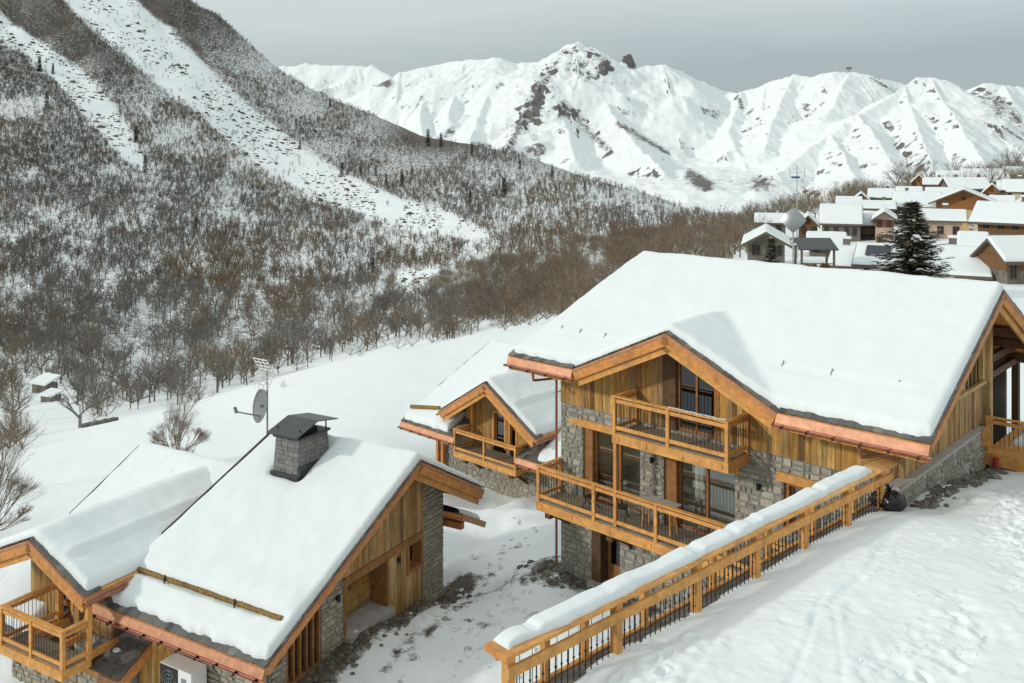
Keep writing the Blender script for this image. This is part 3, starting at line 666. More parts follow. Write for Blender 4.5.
window(A, 't', 2.62, 3.40, -.28, .62, .34, .07, glass='glass_dark')
m = MB(); m.box(-.06, .4, 2.44, 2.62, -.4, .66); m.box(-.06, .4, 3.40, 3.52, -.4, .66); m.box(-.10, .4, 2.46, 3.52, -.42, -.28); A.put(m, 'window_surround', M['wood_frame'])
lamp(A, 't', 1.87, .42, 0); lamp(A, 't', -1.65, .45, 0)
m = MB(); m.prism([(.3, -4.1, -1.4), (.3, -2.45, -1.4), (.3, -2.45, rk(-2.45)), (.3, -4.1, rk(-4.1))], (.05, 0, 0)); w = A.put(m, 'louvre_window', M['dark'])
m = MB(); m.box(-.05, .12, -4.12, -2.43, -1.52, -1.38)
for i in range(6): t = -4.05+i*.31; m.box(0, .14, t-.04, t+.04, -1.38, rk(t)-.02)
A.put(m, 'slat', M['wood_frame'], w)
# rear and left walls
m = MB(); m.box(5.9, 6.1, -4.6, 5.0, -4.6, .1); m.box(.3, 6.1, 4.8, 5.0, -4.6, 2.4); m.prism([(6.08, -4.8, .1), (6.08, 5.0, .1), (6.08, 5, rk(5)), (6.08, 2.2, rk(2.2)), (6.08, -4.8, rk(-4.8))], (-.15, 0, 0)); A.put(m, 'rear_wall', M['stone_far'])
# lower lean-to roof behind the stone corner
lz = lambda t: 1.22-.53*(t-5.02)
m = MB(); slab(m, [(-.9, 5.05, lz(5.05)), (3.0, 5.05, lz(5.05)), (3.0, 6.85, lz(6.85)), (-.9, 6.85, lz(6.85))], .16); m.beam((-.4, 5.9, lz(5.9)-.4), (3, 5.9, lz(5.9)-.4), .24, .28)
lo = A.put(m, 'porch_roof', M['wood_fascia'])
m = MB(); m.beam((-.93, 5.05, lz(5.05)-.08), (-.93, 6.85, lz(6.85)-.08), .05, .24); A.put(m, 'copper_strip', M['copper'], lo)
m = MB(); tiles_edge(m, (-.9, 6.85, lz(6.85)+.01), (-.9, 5.05, lz(5.05)+.01), (1, 0, 0)); A.put(m, 'slate_edge', M['slate'], lo)
sn = blanket(A, lambda S, T: lz(T), -.82, 2.9, 5.06, 6.75, .28, .12, fl=False, seed=4); sn.parent = lo
# chimney
m = MB()
def taper(z): return .12*max(0, 1-(z-3.0)/1.9)
zz = 3.0
for side in range(4):
    z = 3.0; k = 0
    while z < 4.86:
        h = .175; a = 0; L_ = 1.2 if side % 2 == 0 else 1.6
        while a < L_-.02:
            w = random.uniform(.22, .38); b = min(a+w, L_)
            if L_-b < .1: b = L_
            g = .008; q = []
            for zz2, x in ((z+g, a+g), (z+g, b-g), (z+h-g, b-g), (z+h-g, a+g)):
                tp = taper(zz2); f = x/L_
                if side == 0: q.append((3.5-tp+f*(1.2+2*tp), .25-tp, zz2))
                elif side == 2: q.append((3.5-tp+f*(1.2+2*tp), 1.85+tp, zz2))
                elif side == 1: q.append((3.5-tp, .25-tp+f*(1.6+2*tp), zz2))
                else: q.append((4.7+tp, .25-tp+f*(1.6+2*tp), zz2))
            nrm = ((0, -1), (-1, 0), (0, 1), (1, 0))[side]; dp = random.uniform(.01, .035)
            q2 = [(x+nrm[0]*dp, y+nrm[1]*dp, zq) for x, y, zq in q]
            m.add(q+q2, [(0, 1, 5, 4), (1, 2, 6, 5), (2, 3, 7, 6), (3, 0, 4, 7), (4, 5, 6, 7)])
            a = b
        z += h
t0 = taper(3.0); m.add([(3.5-t0, .25-t0, 3.0), (4.7+t0, .25-t0, 3.0), (4.7+t0, 1.85+t0, 3.0), (3.5-t0, 1.85+t0, 3.0), (3.5, .25, 4.88), (4.7, .25, 4.88), (4.7, 1.85, 4.88), (3.5, 1.85, 4.88)],
    [(0, 1, 5, 4), (1, 2, 6, 5), (2, 3, 7, 6), (3, 0, 4, 7), (4, 5, 6, 7)], 1)
ch = A.put(m, 'chimney', [M['stone_dark'], M['stone_dark']])
m = MB(); m.box(3.40, 4.80, .15, 1.95, 4.88, 4.97); A.put(m, 'crown_slab', M['sheet_dark'], ch)
m = MB(); m.box(3.34, 4.86, .06, .36, 3.0, 3.56); m.box(3.34, 3.44, .06, 2.0, 3.0, 3.9); A.put(m, 'flashing', M['sheet_dark'], ch)
m = MB()
for s in (3.52, 4.68):
    for t in (.3, 1.8): m.tube((s, t, 4.95), (s, t, 5.28), .03)
m.box(3.7, 4.5, .6, 1.5, 4.97, 5.1)
A.put(m, 'flue', M['iron'], ch)
m = MB(); m.prism([(3.3, -.1, 5.06), (4.9, -.1, 5.06), (4.9, 1.1, 5.44), (3.3, 1.1, 5.44)], (0, 0, .035)); m.prism([(3.3, 1.1, 5.44), (4.9, 1.1, 5.44), (4.9, 2.3, 5.24), (3.3, 2.3, 5.24)], (0, 0, .035)); A.put(m, 'cap', M['sheet_dark'], ch)

# ================================================================== THE TWO CHALETS WITH A FRONT GABLE OVER A BALCONY
def gabled(ox, oy, vp, z0, label, ze, zr, te, tr, s0, s1, cs, chw, cz, ce, ct, tw, b0, b1, bz, leftrail=True, lfrom=None, seed=0, wall0=None, wall1=None, guard=None, slate_r=None, side=None):
    """s0..s1 main roof length, te/ze eave, tr/zr ridge; the front gable: apex at (cs, cz), half width chw, eaves at ce, verge at t=ct; tw the wall; b0..b1 balcony with handrail height bz"""
    G = House(ox, oy, vp, z0, 'chalet', label, 'chalet', 'stone and timber chalets in the foreground')
    k = (zr-ze)/(tr-te); mz = lambda t: np.where(t < tr, ze+k*(t-te), zr-k*(t-tr)); mzf = lambda t: float(mz(np.float64(t)))
    kc = (cz-ce)/chw; cf = lambda s: cz-kc*np.abs(s-cs); tb = 2*tr-te
    cl, cr = cs+chw, cs-chw
    m = MB()
    for a, b, t0 in ((b1+.05, s1, te), (s0, b0+(1.2 if side else -.05), te), (b0+(1.2 if side else -.05), b1+.05, tw+.3)):
        if b > a: slab(m, [(a, t0, mzf(t0)-.03), (b, t0, mzf(t0)-.03), (b, tr, zr-.03), (a, tr, zr-.03)], .2)
    slab(m, [(s0, tr, zr-.03), (s1, tr, zr-.03), (s1, tb, ze-.03), (s0, tb, ze-.03)], .2)
    for a, b in ((cr, cs), (cs, cl)): slab(m, [(a, ct, float(cf(a))-.03), (b, ct, float(cf(b))-.03), (b, tr, float(cf(b))-.03), (a, tr, float(cf(a))-.03)], .2)
    roof = G.put(m, 'roof', M['wood_new'])
    m = MB()
    tiles_edge(m, (b1+.05, te, ze), (s1, te, ze), (0, 1, k)); tiles_edge(m, (s1, te, ze), (s1, tr, zr), (-1, 0, 0)); slate_field(m, b1+.05, min(cl+.7, s1-.1), te+.1, te+(ce-ze)/k, lambda t: mzf(t)); G.put(m, 'slate_edge', M['slate'], roof)
    m = MB(); tiles_edge(m, (s0, te, ze), (b0+(1.2 if side else -.05), te, ze), (0, 1, k)); tiles_edge(m, (s0, tr, zr), (s0, te, ze), (1, 0, 0))
    if b0-.1 > s0: slate_field(m, s0+.02, b0+(1.15 if side else -.08), te+.1, te+(ce-ze)/k, lambda t: mzf(t))
    G.put(m, 'slate_edge', M['slate'], roof); m = MB()
    for q in (0, .3): tiles_edge(m, (cr, ct+q, ce+q*.02), (cs, ct+q, cz+q*.02), (0, 1, 0)); tiles_edge(m, (cs, ct+q, cz+q*.02), (cl, ct+q, ce+q*.02), (0, 1, 0))
    G.put(m, 'slate_edge', M['slate'], roof)
    verge_board(G, (s1-.02, te+3.2, mzf(te+3.2)), (s1-.02, tr, zr), up=.20)
    # snow
    lf = lfrom if lfrom is not None else cl-.6
    blanket(G, lambda S, T: mz(T), lf, s1-.1, te+.12, tb-.1, .36, .16, fl=True, seed=seed+1)
    blanket(G, lambda S, T: mz(T), s0+.1, lf+.4, tr-1.6, tb-.1, .36, .2, eh=False, fl=False, seed=seed+2, el=slate_r is None)
    if slate_r is None: blanket(G, lambda S, T: mz(T), s0+.1, cr-.05, te+.12, tr-1.5, .34, .16, fh=False, eh=False, seed=seed+6)
    def cex(S, T):
        if guard is None: return 0*S
        x = cs-S-guard; w = sstep(ct+.2, ct+.7, T)
        return w*(.07*np.exp(-((x+.02)/.12)**2)+.05*sstep(-.9, -.1, x)*sstep(.12, 0, x)-.10*np.exp(-((x-.2)/.12)**2))
    a0 = cr+.10
    blanket(G, lambda S, T: np.where(np.abs(S-cs) < .25, cf(S)-.5*kc*.25*(1-np.abs(S-cs)/.25)**2, cf(S)), a0, cl-.1, ct+.14, tr+.2, .30, .13, fh=False, extra=cex, seed=seed+3, rag=.06)
    if guard is not None:
        m = MB(); s = cs-guard; m.tube((s, ct+.35, float(cf(s))+.22), (s, tr-2, float(cf(s))+.22), .09, n=8); G.put(m, 'snow_guard', M['log'])
    rake_boards(G, (cr, ct, ce), (cs, ct, cz), (0, -1)); rake_boards(G, (cs, ct, cz), (cl, ct, ce), (0, -1))
    rake_boards(G, (s1, te, ze), (s1, tr, zr), (1, 0), n=1); rake_boards(G, (s0, te, ze), (s0, tr, zr), (-1, 0), n=1)
    eave_copper(G, b1+.05, s1, te-.03, ze); eave_copper(G, s0, b0-.05, te-.03, ze)
    for sgn, se in ((-1, cr), (1, cl)):   # eave strips of the front gable, running back
        m = MB(); m.beam((se+sgn*.04, ct, ce-.12), (se+sgn*.04, ct+4.2, ce-.12), .05, .15); G.put(m, 'copper_apron', M['copper'])
        m = MB(); m.tube((se+sgn*.12, ct-.05, ce-.24), (se+sgn*.12, ct+4.2, ce-.24), .06, n=8); G.put(m, 'gutter', M['copper_pipe'])
    # walls
    w0 = s0+.8 if wall0 is None else wall0; w1 = s1-1.5 if wall1 is None else wall1
    m = MB(); masonry(m, 's', w0, w1, z0-.6, bz-1.55, tw)
    masonry(m, 's', b1+.2, w1, bz-1.55, mzf(tw)-.25, tw); G.put(m, 'stone_wall', [M['stone_warm'], M['mortar']])
    top = lambda s: float(cf(np.float64(s)))-.25
    m = MB(); dw = (b0+b1)/2
    d0 = cs-.1; d1 = cs+.75
    for q0, q1, zl in ((cr+.75, d0-.9, bz-1.5), (d0-.45, d0-.12, bz-1.5), (d1+.12, cl-.75, bz-1.5), (d0-.12, d1+.12, bz+.95)): boards(G, 's', q0, q1, zl, top, tw)
    m = MB(); planks(m, 't', tw, tr-.5, bz-1.6, ce-.2, cr+.75); G.put(m, 'timber_cladding', M['wood_old'])
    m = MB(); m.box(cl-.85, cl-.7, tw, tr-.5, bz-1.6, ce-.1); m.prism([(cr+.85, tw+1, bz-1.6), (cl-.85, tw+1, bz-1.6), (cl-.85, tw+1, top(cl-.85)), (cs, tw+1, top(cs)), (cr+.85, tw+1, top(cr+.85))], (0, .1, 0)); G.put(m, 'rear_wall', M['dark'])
    for q0, q1, z1 in ((d0-.12, d0, bz+.95), (d1, d1+.12, bz+.95), (d0-1.0, d0-.9, top(d0-1)), (d0-.45, d0-.36, top(d0-.4))): m = MB(); m.box(q0, q1, tw-.07, tw+.15, bz-1.05, z1); G.put(m, 'door_post', M['wood_new'])
    m = MB(); m.box(d0-.12, d1+.12, tw-.05, tw+.15, bz+.95, bz+1.08); G.put(m, 'door_head', M['wood_new'])
    m = MB(); c = tw+.12; m.box(d0, d0+.1, c-.04, c+.04, bz-1.05, bz+.95); m.box(d1-.1, d1, c-.04, c+.04, bz-1.05, bz+.95); m.box(d0+.1, d1-.1, c-.04, c+.04, bz-1.05, bz-.85)
    dr = G.put(m, 'door', M['wood_frame']); m = MB(); m.box(d0+.1, d1-.1, c, c+.02, bz-.85, bz+.95); G.put(m, 'pane', M['glass_dark'], dr)
    for s in (cr+.65, cs, cl-.65):
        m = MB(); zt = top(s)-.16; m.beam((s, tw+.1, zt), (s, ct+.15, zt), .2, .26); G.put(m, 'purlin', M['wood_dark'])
    for s in (b1-.05, b0+.05):
        if cr+.3 < s < cl-.2:
            m = MB(); m.box(s-.1, s+.1, tw-.3, tw-.1, bz-1.4, top(s)); G.put(m, 'timber_post', M['wood_new'])
    # balcony
    m = MB(); dk = (side+.1) if side else tw; n = int(dk/.13)
    for i in range(n): m.box(b0, b1, i*.13, i*.13+.12, bz-1.32, bz-1.28)
    bal = G.put(m, 'balcony', M['deck'])
    for s in np.arange(b0+.3, b1, 1.4): m = MB(); m.beam((s, tw, bz-1.48), (s, .02, bz-1.48), .18, .2); G.put(m, 'joist', M['wood_new'], bal)
    m = MB(); m.beam((b0-.06, -.03, bz-1.5), (b1+.06, -.03, bz-1.5), .08, .32); m.beam((b0-.01, .02, bz-1.5), (b0-.01, dk, bz-1.5), .08, .32); m.beam((b1+.01, .02, bz-1.5), (b1+.01, tw, bz-1.5), .08, .32); G.put(m, 'rim_beam', M['wood_new'], bal)
    balustrade(G, bal, (b1, 0), (b0, 0), bz, bz-1.08, 2, zpost=bz-1.65); balustrade(G, bal, (b1, 0), (b1, tw-.1), bz-.01, bz-1.09, 1, first=False); balustrade(G, bal, (b0, 0), (b0, side or tw-.1), bz-.01, bz-1.09, 1, first=False)
    if side:
        m = MB(); m.box(b0-.12, b0+.06, side-.08, side+.08, bz-1.4, top(b0)); G.put(m, 'timber_post', M['wood_new'])
    for s in (b0+.6, b1-.6): m = MB(); m.beam((s, tw+.1, bz-1.85), (s, .2, bz-1.85), .24, .28); m.beam((s, tw+.05, bz-2.6), (s, tw-.8, bz-1.95), .16, .2); G.put(m, 'bracket', M['wood_dark'], bal)
    # body behind
    m = MB(); m.box(w1-.25, w1, tw+.3, tb-1, z0-.6, mzf(tb-1)-.2); m.box(w0, w1, tb-1.2, tb-1, z0-.6, mzf(tb-1)-.2); m.box(w0, w0+.2, tw+.3, tb-1, z0-.6, mzf(tb-1)-.2)
    for s in (w1-.02, w0+.14): m.prism([(s, tw+.3, mzf(tb-1)-.2), (s, tb-1, mzf(tb-1)-.2), (s, tr, zr-.3), (s, tw+.3, max(mzf(tw+.3)-.25, mzf(tb-1)-.19))], (-.12, 0, 0))
    G.put(m, 'rear_wall', M['stone_far'])
    return G, mzf
MID, mmz = gabled(.19, 50, -450, -4.2, 'middle chalet half hidden by the largest one, snowy front gable above a short balcony', -.75, 2.85, 0, 8, -5, 9.84, 2.43, 3.92, 2.95, .55, 0, 1.6, 0, 4.9, -.2, lfrom=5.7, seed=30, wall0=-4.2, wall1=8.0, guard=2.0)
m = MB(); m.tube((9.75, .75, mmz(.75)+.42), (7.6, 1.25, mmz(1.25)+.42), .13, .12, 9); MID.put(m, 'snow_guard', M['log'])
m = MB(); m.box(7.75, 7.95, 1.25, 1.45, -4.2, mmz(1.3)-.2); m.box(7.3, 7.5, 1.25, 1.45, -4.2, mmz(1.3)-.2); MID.put(m, 'timber_post', M['wood_fascia'])
C4, cmz = gabled(-14.83, 29.7, -1060, -4.6, 'chalet cut off by the left edge, front gable and balcony beside the bare slate roof', -1.75, 2.5, 1.35, 9, -1.0, 7.77, 2.97, 3.12, 2.44, 1.15, .7, 2.3, 0, 3.4, .3, lfrom=4.3, seed=50, wall0=-.3, wall1=6.6, guard=1.55, slate_r=1, side=.92)
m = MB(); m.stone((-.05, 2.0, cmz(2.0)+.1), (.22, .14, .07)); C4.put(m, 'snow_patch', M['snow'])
# ================================================================== THINGS BESIDE THE CHALETS
def one(name, mb, mats, loc, label, cat, group=None):
    """a thing that is a single mesh given in world coordinates, with its origin at loc"""
    me = mesh_of(name, mb, lambda x, y, z: (x-loc[0], y-loc[1], z-loc[2])); o = link(name, me, mats); o.location = loc
    return tag(o, label, cat, group)
# heat pump under the eave
hp = thing('heat_pump', 'white outdoor heat pump with a round fan grille under the eave of the nearest chalet', 'heat pump', A.world(3.35, -5.42, -2.45), A.root.rotation_euler.z)
m = MB(); m.box(-.75, .75, -.32, .32, .12, 1.5); m.box(-.6, -.5, -.3, .3, 0, .12); m.box(.5, .6, -.3, .3, 0, .12); link('casing', mesh_of('casing', m), M['white_metal'], hp)
m = MB(); m.box(-.74, .12, -.335, -.32, .16, 1.47); link('front_panel', mesh_of('front_panel', m), M['iron'], hp)
m = MB()
for r in (.12, .22, .32, .42):
    pts = [(-.31+r*math.cos(a), -.345, .8+r*math.sin(a)*1.3) for a in np.linspace(0, 2*math.pi, 25)]; m.path(pts, .008, 4)
for a in np.linspace(0, math.pi, 7): m.beam((-.31+.42*math.cos(a), -.345, .8+.55*math.sin(a)), (-.31-.42*math.cos(a), -.345, .8-.55*math.sin(a)), .012, .012)
link('fan_grille', mesh_of('fan_grille', m), M['steel'], hp)
m = MB(); m.box(.28, .52, -.332, -.32, 1.05, 1.25); m.box(.33, .47, -.336, -.332, 1.09, 1.13); link('badge', mesh_of('badge', m), M['steel'], hp)
# white pickets below the left balcony
pk = thing('picket_fence', 'white picket fence below the balcony at the left edge', 'fence', C4.world(3.2, -.6, -3.4), C4.root.rotation_euler.z)
m = MB(); m.box(-2.2, 2.2, -.02, .02, .25, .33); m.box(-2.2, 2.2, -.02, .02, .95, 1.03); link('rail', mesh_of('rail', m), M['white_metal'], pk)
for i in range(28):
    x = -2.2+i*.163; m = MB(); m.prism([(x-.045, -.045, 0), (x+.045, -.045, 0), (x+.045, -.045, 1.2), (x, -.045, 1.28), (x-.045, -.045, 1.2)], (0, .022, 0)); link('picket', mesh_of('picket', m), M['white_metal'], pk)
# antenna behind the ridge of the nearest chalet
an = thing('antenna_mast', 'slim roof mast carrying a grey satellite dish and a television aerial', 'antenna', A.world(7.05, 2.1, 3.2))
m = MB(); m.tube((0, 0, 0), (0, 0, 4.0), .045, .04, 8); link('pole', mesh_of('pole', m), M['galv'], an)
def dish(parent, c, nrm, r, mat, bowl=.18, squash=1.0):
    n = Vector(nrm).normalized(); s = n.cross(Vector((0, 0, 1))).normalized(); u = s.cross(n)
    vs = []; fs = []; K = 20; RR = 5
    for side in (0, 1):
        for i in range(RR+1):
            q = i/RR
            for k in range(K):
                a = 2*math.pi*k/K; vs.append(Vector(c)+(s*math.cos(a)*squash+u*math.sin(a))*r*max(q, .001)+n*(bowl*r*q*q*1.0+(.015 if side else 0)-.1))
    o2 = (RR+1)*K
    for side in (0, 1):
        for i in range(RR):
            for k in range(K): b = side*o2; fs.append((b+i*K+k, b+i*K+(k+1) % K, b+(i+1)*K+(k+1) % K, b+(i+1)*K+k))
    for k in range(K): fs.append((RR*K+k, RR*K+(k+1) % K, o2+RR*K+(k+1) % K, o2+RR*K+k))
    m = MB(); m.add(vs, fs); me = mesh_of('dish', m); me.polygons.foreach_set('use_smooth', [True]*len(me.polygons)); return link('dish', me, mat, parent)
d = dish(an, (-.22, -.12, 2.15), (-.80, -.60, .22), .72, M['dish_grey'], .22)
m = MB(); m.beam((-.15, -.05, 1.65), (-1.15, -.52, 2.0), .05, .05); m.tube((-1.15, -.52, 1.95), (-1.22, -.55, 2.2), .07); m.beam((-.28, -.12, 2.1), (0, 0, 2.2), .08, .08); link('feed_arm', mesh_of('feed_arm', m), M['steel'], an)
m = MB(); m.beam((-.75, -.25, 3.25), (.1, .02, 3.5), .04, .04)
for i in range(9): f = i/8; p = Vector((-.75+.6*f, -.25+.19*f, 3.25+.18*f)); q = Vector((.10, -.30, 0)).normalized()*.14; m.tube(p-q, p+q, .022, n=5); m.tube(p-Vector((0, 0, .1)), p+Vector((0, 0, .1)), .012, n=4)
for sg in (-1, 1):
    for j in range(5):
        off = Vector((.0, 0, 0)); p = Vector((-.10+.05*j, -.05+.02*j, 3.48+sg*.1)); q = p+Vector((-.42+.02*j, -.12, sg*.5)); 
    fr0 = Vector((.02, 0, 3.5)); ax = Vector((.75, -.55, 0)).normalized(); dr = Vector((-.30, -.12, sg*.62))
    for j in range(4): m.tube(fr0+ax*(-.45+.3*j), fr0+ax*(-.45+.3*j)+dr, .022, n=5)
    for j in range(5): q = dr*(j/4); m.tube(fr0-ax*.45+q, fr0+ax*.45+q, .022, n=5)
link('television_aerial', mesh_of('television_aerial', m), M['white_metal'], an)

# ------------------------------------------------------------------ the long railing on the snowy terrace
RA = Vector((-.07, 16.3)); RB = Vector((10.79, 26.05)); RL = (RB-RA).length; RD = (RB-RA)/RL; RZ = 5.0
rang = math.atan2(RD.y, RD.x)
rl = thing('railing', 'long timber railing with black iron balusters and a thick snow cap beside the terrace', 'railing', (RA.x, RA.y, RZ), rang)
def rp(m, name, mat): return link(name, mesh_of(name, m, lambda x, y, z: (x, y, z-RZ)), mat, rl)
m = MB(); m.box(-.16, 5.2, -.13, .42, 6.94, 7.0); m.box(5.21, 10.2, -.13, .42, 6.94, 7.0); m.box(10.21, RL+.5, -.13, .42, 6.94, 7.0); rp(m, 'handrail', M['wood_new'])
m = MB(); m.box(-.12, RL+.2, -.155, -.09, 6.60, 6.80); rp(m, 'rail', M['wood_new'])
m = MB(); m.box(-.02, RL+.2, .30, .36, 6.72, 6.90); rp(m, 'rail', M['wood_new'])
m = MB(); m.box(-.02, RL+.2, .29, .38, 5.72, 5.90); rp(m, 'curb_beam', M['wood_new'])
m = MB(); m.box(-.18, .02, -.16, .46, 6.90, 7.02); rp(m, 'end_cap', M['wood_fascia'])
PR = [0, 2.93, 5.6, 7.93, 10.14, 12.37, 14.33]
for r in PR:
    m = MB(); m.box(r-.09, r+.09, -.10, .08, 5.0, 6.94); rp(m, 'post', M['wood_new'])
for r in (1.25, 2.35, 4.2, 6.7, 9.0, 11.2, 13.4):
    m = MB(); m.box(r-.07, r+.07, .26, .40, 5.0, 6.94); rp(m, 'post', M['wood_new'])
bb = MB(); bb.tube((0, 0, 5.5), (0, 0, 6.68), .013, n=6, caps=False)
for z in (6.02, 6.30): bb.tube((0, 0, z-.035), (0, 0, z), .013, .028, 6, caps=False); bb.tube((0, 0, z), (0, 0, z+.035), .028, .013, 6, caps=False)
bme = mesh_of('baluster', bb, lambda x, y, z: (x, y, z-RZ)); bme.materials.append(M['iron'])
r = .18
while r < RL:
    if min(abs(r-p) for p in PR) > .12:
        o = bpy.data.objects.new('baluster', bme); COL.objects.link(o); o.parent = rl; o.location = (r, -.035, 0)
    r += .165
m = MB(); r = .25
while r < RL:
    m.tube((r, .33, 5.85), (r, .33, 6.75), .010, n=4, caps=False); r += .33
rp(m, 'rear_baluster_panel', M['iron'])
# the snow lying on the handrail
a = np.concatenate([np.linspace(.02, 1.4, 40), np.arange(1.45, 13.2, .07), np.linspace(13.2, 13.9, 18)]); b = np.linspace(0, 1, 17)
Sx, Tx = np.meshgrid(a, b, indexing='ij')
hh = .16*(1+.28*fbm(Sx*.9, Sx*0, 4, 5)-.35*sstep(.28, .5, fbm(Sx*1.7, Sx*0+9, 3, 17))); hh = hh*np.where(Sx < .75, .62+.25*np.sin(np.clip((Sx-.02)/.73, 0, 1)*math.pi), 1)*(1-.45*np.exp(-((Sx-.80)/.10)**2))
hh = hh*np.sqrt(np.clip(1-(1-np.clip((Sx-.02)/.25, 0, 1))**2, 0, 1))*np.sqrt(np.clip(1-(1-np.clip((13.9-Sx)/.45, 0, 1))**2, 0, 1))
lo = -.05+.05*fbm(Sx*1.3, Sx*0+3, 4, 8)+.16*sstep(1.6, .2, Sx)*(fbm(Sx*2.4, Sx*0, 2, 12)*.5+.45)+.03; hi_ = .47+.03*fbm(Sx*.9, Sx*0, 2, 3)
prof = np.clip(1-np.abs(Tx*2-1)**5.5, 0, 1)**.5
Y = lo+(hi_-lo)*Tx; Z = 7.0+hh*prof*(1+.10*fbm(Sx*3, Y*5, 4, 6))
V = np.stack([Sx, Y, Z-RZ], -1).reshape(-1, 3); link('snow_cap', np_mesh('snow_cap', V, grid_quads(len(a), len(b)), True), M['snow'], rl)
# retaining wall that carries the terrace
rw = thing('retaining_wall', 'rough stone retaining wall below the long railing', 'wall', (RA.x, RA.y, -1), rang)
m = MB(); m.box(-16, RL+.6, -.05, .30, -2, 5.86); link('wall', mesh_of('wall', m, lambda x, y, z: (x, y, z+1)), M['stone_far'], rw)

# black refuse sack by the end of the railing
c = at(889, 508, 25.9)
V = []; Q = []
na, nb_ = 26, 14
for i in range(nb_+1):
    th = math.pi*i/nb_
    for k in range(na):
        ph = 2*math.pi*k/na; rr = 1+.10*math.sin(5*ph+1.3*i)*math.sin(th)+.08*math.sin(3*ph-2)+.06*math.sin(9*ph+i*2.1)
        V.append((math.sin(th)*math.cos(ph)*.48*rr, math.sin(th)*math.sin(ph)*.34*rr, max(-.2, math.cos(th)*.31*(1+.12*math.sin(4*ph)))+.2))
for i in range(nb_):
    for k in range(na): Q.append((i*na+k, i*na+(k+1) % na, (i+1)*na+(k+1) % na, (i+1)*na+k))
o = link('rubbish_bag', np_mesh('rubbish_bag', V, Q, True), M['plastic_bag']); o.location = c; o.rotation_euler = (0, 0, -.6)
tag(o, 'crumpled black plastic rubbish bag on the snow at the end of the long railing', 'rubbish bag')
m = MB()
for i in range(9): m.tube((0, 0, .5), (random.uniform(-.12, .12), random.uniform(-.1, .1), .68), .03, .012, 5)
link('knot', mesh_of('knot', m), M['plastic_bag'], o)
# loose plank and the leaning board by the gable
m = MB(); p = B.world(1.0, 8.35, 5.7); q = B.world(.85, 8.15, 6.35); m.beam(p, q, .22, .04); one('board', m, M['wood_new'], tuple(p), 'short pale board leaning on the stone base of the largest chalet', 'board')
# things left on the lower balcony
tb = thing('work_table', 'pale trestle table standing on the lower balcony of the largest chalet', 'table', B.world(9.6, .85, 2.5), B.root.rotation_euler.z)
m = MB(); m.box(-.75, .75, -.3, .3, .98, 1.03); link('tabletop', mesh_of('tabletop', m), M['concrete'], tb)
for x in (-.6, .6):
    for y in (-.22, .22): m = MB(); m.beam((x, y, 0), (x*.9, y*.7, .98), .06, .06); link('leg', mesh_of('leg', m), M['wood_new'], tb)
for s, lab in ((12.6, 'dark folding chair left on the lower balcony, the one nearer its left end'), (11.2, 'dark folding chair left on the lower balcony, the one nearer the trestle table')):
    t = thing('folding_chair', lab, 'chair', B.world(s, .7, 2.5), B.root.rotation_euler.z+random.uniform(-.5, .5), 'folding chairs on the lower balcony')
    m = MB(); m.box(-.22, .22, -.22, .22, .44, .47); link('seat', mesh_of('seat', m), M['iron'], t)
    m = MB(); m.box(-.22, .22, .2, .23, .7, .92); link('backrest', mesh_of('backrest', m), M['iron'], t)
    for x in (-.22, .22):
        m = MB(); m.beam((x, -.25, 0), (x, .22, .92), .03, .03); link('leg', mesh_of('leg', m), M['iron'], t)
        m = MB(); m.beam((x, .28, 0), (x, -.2, .46), .03, .03); link('leg', mesh_of('leg', m), M['iron'], t)
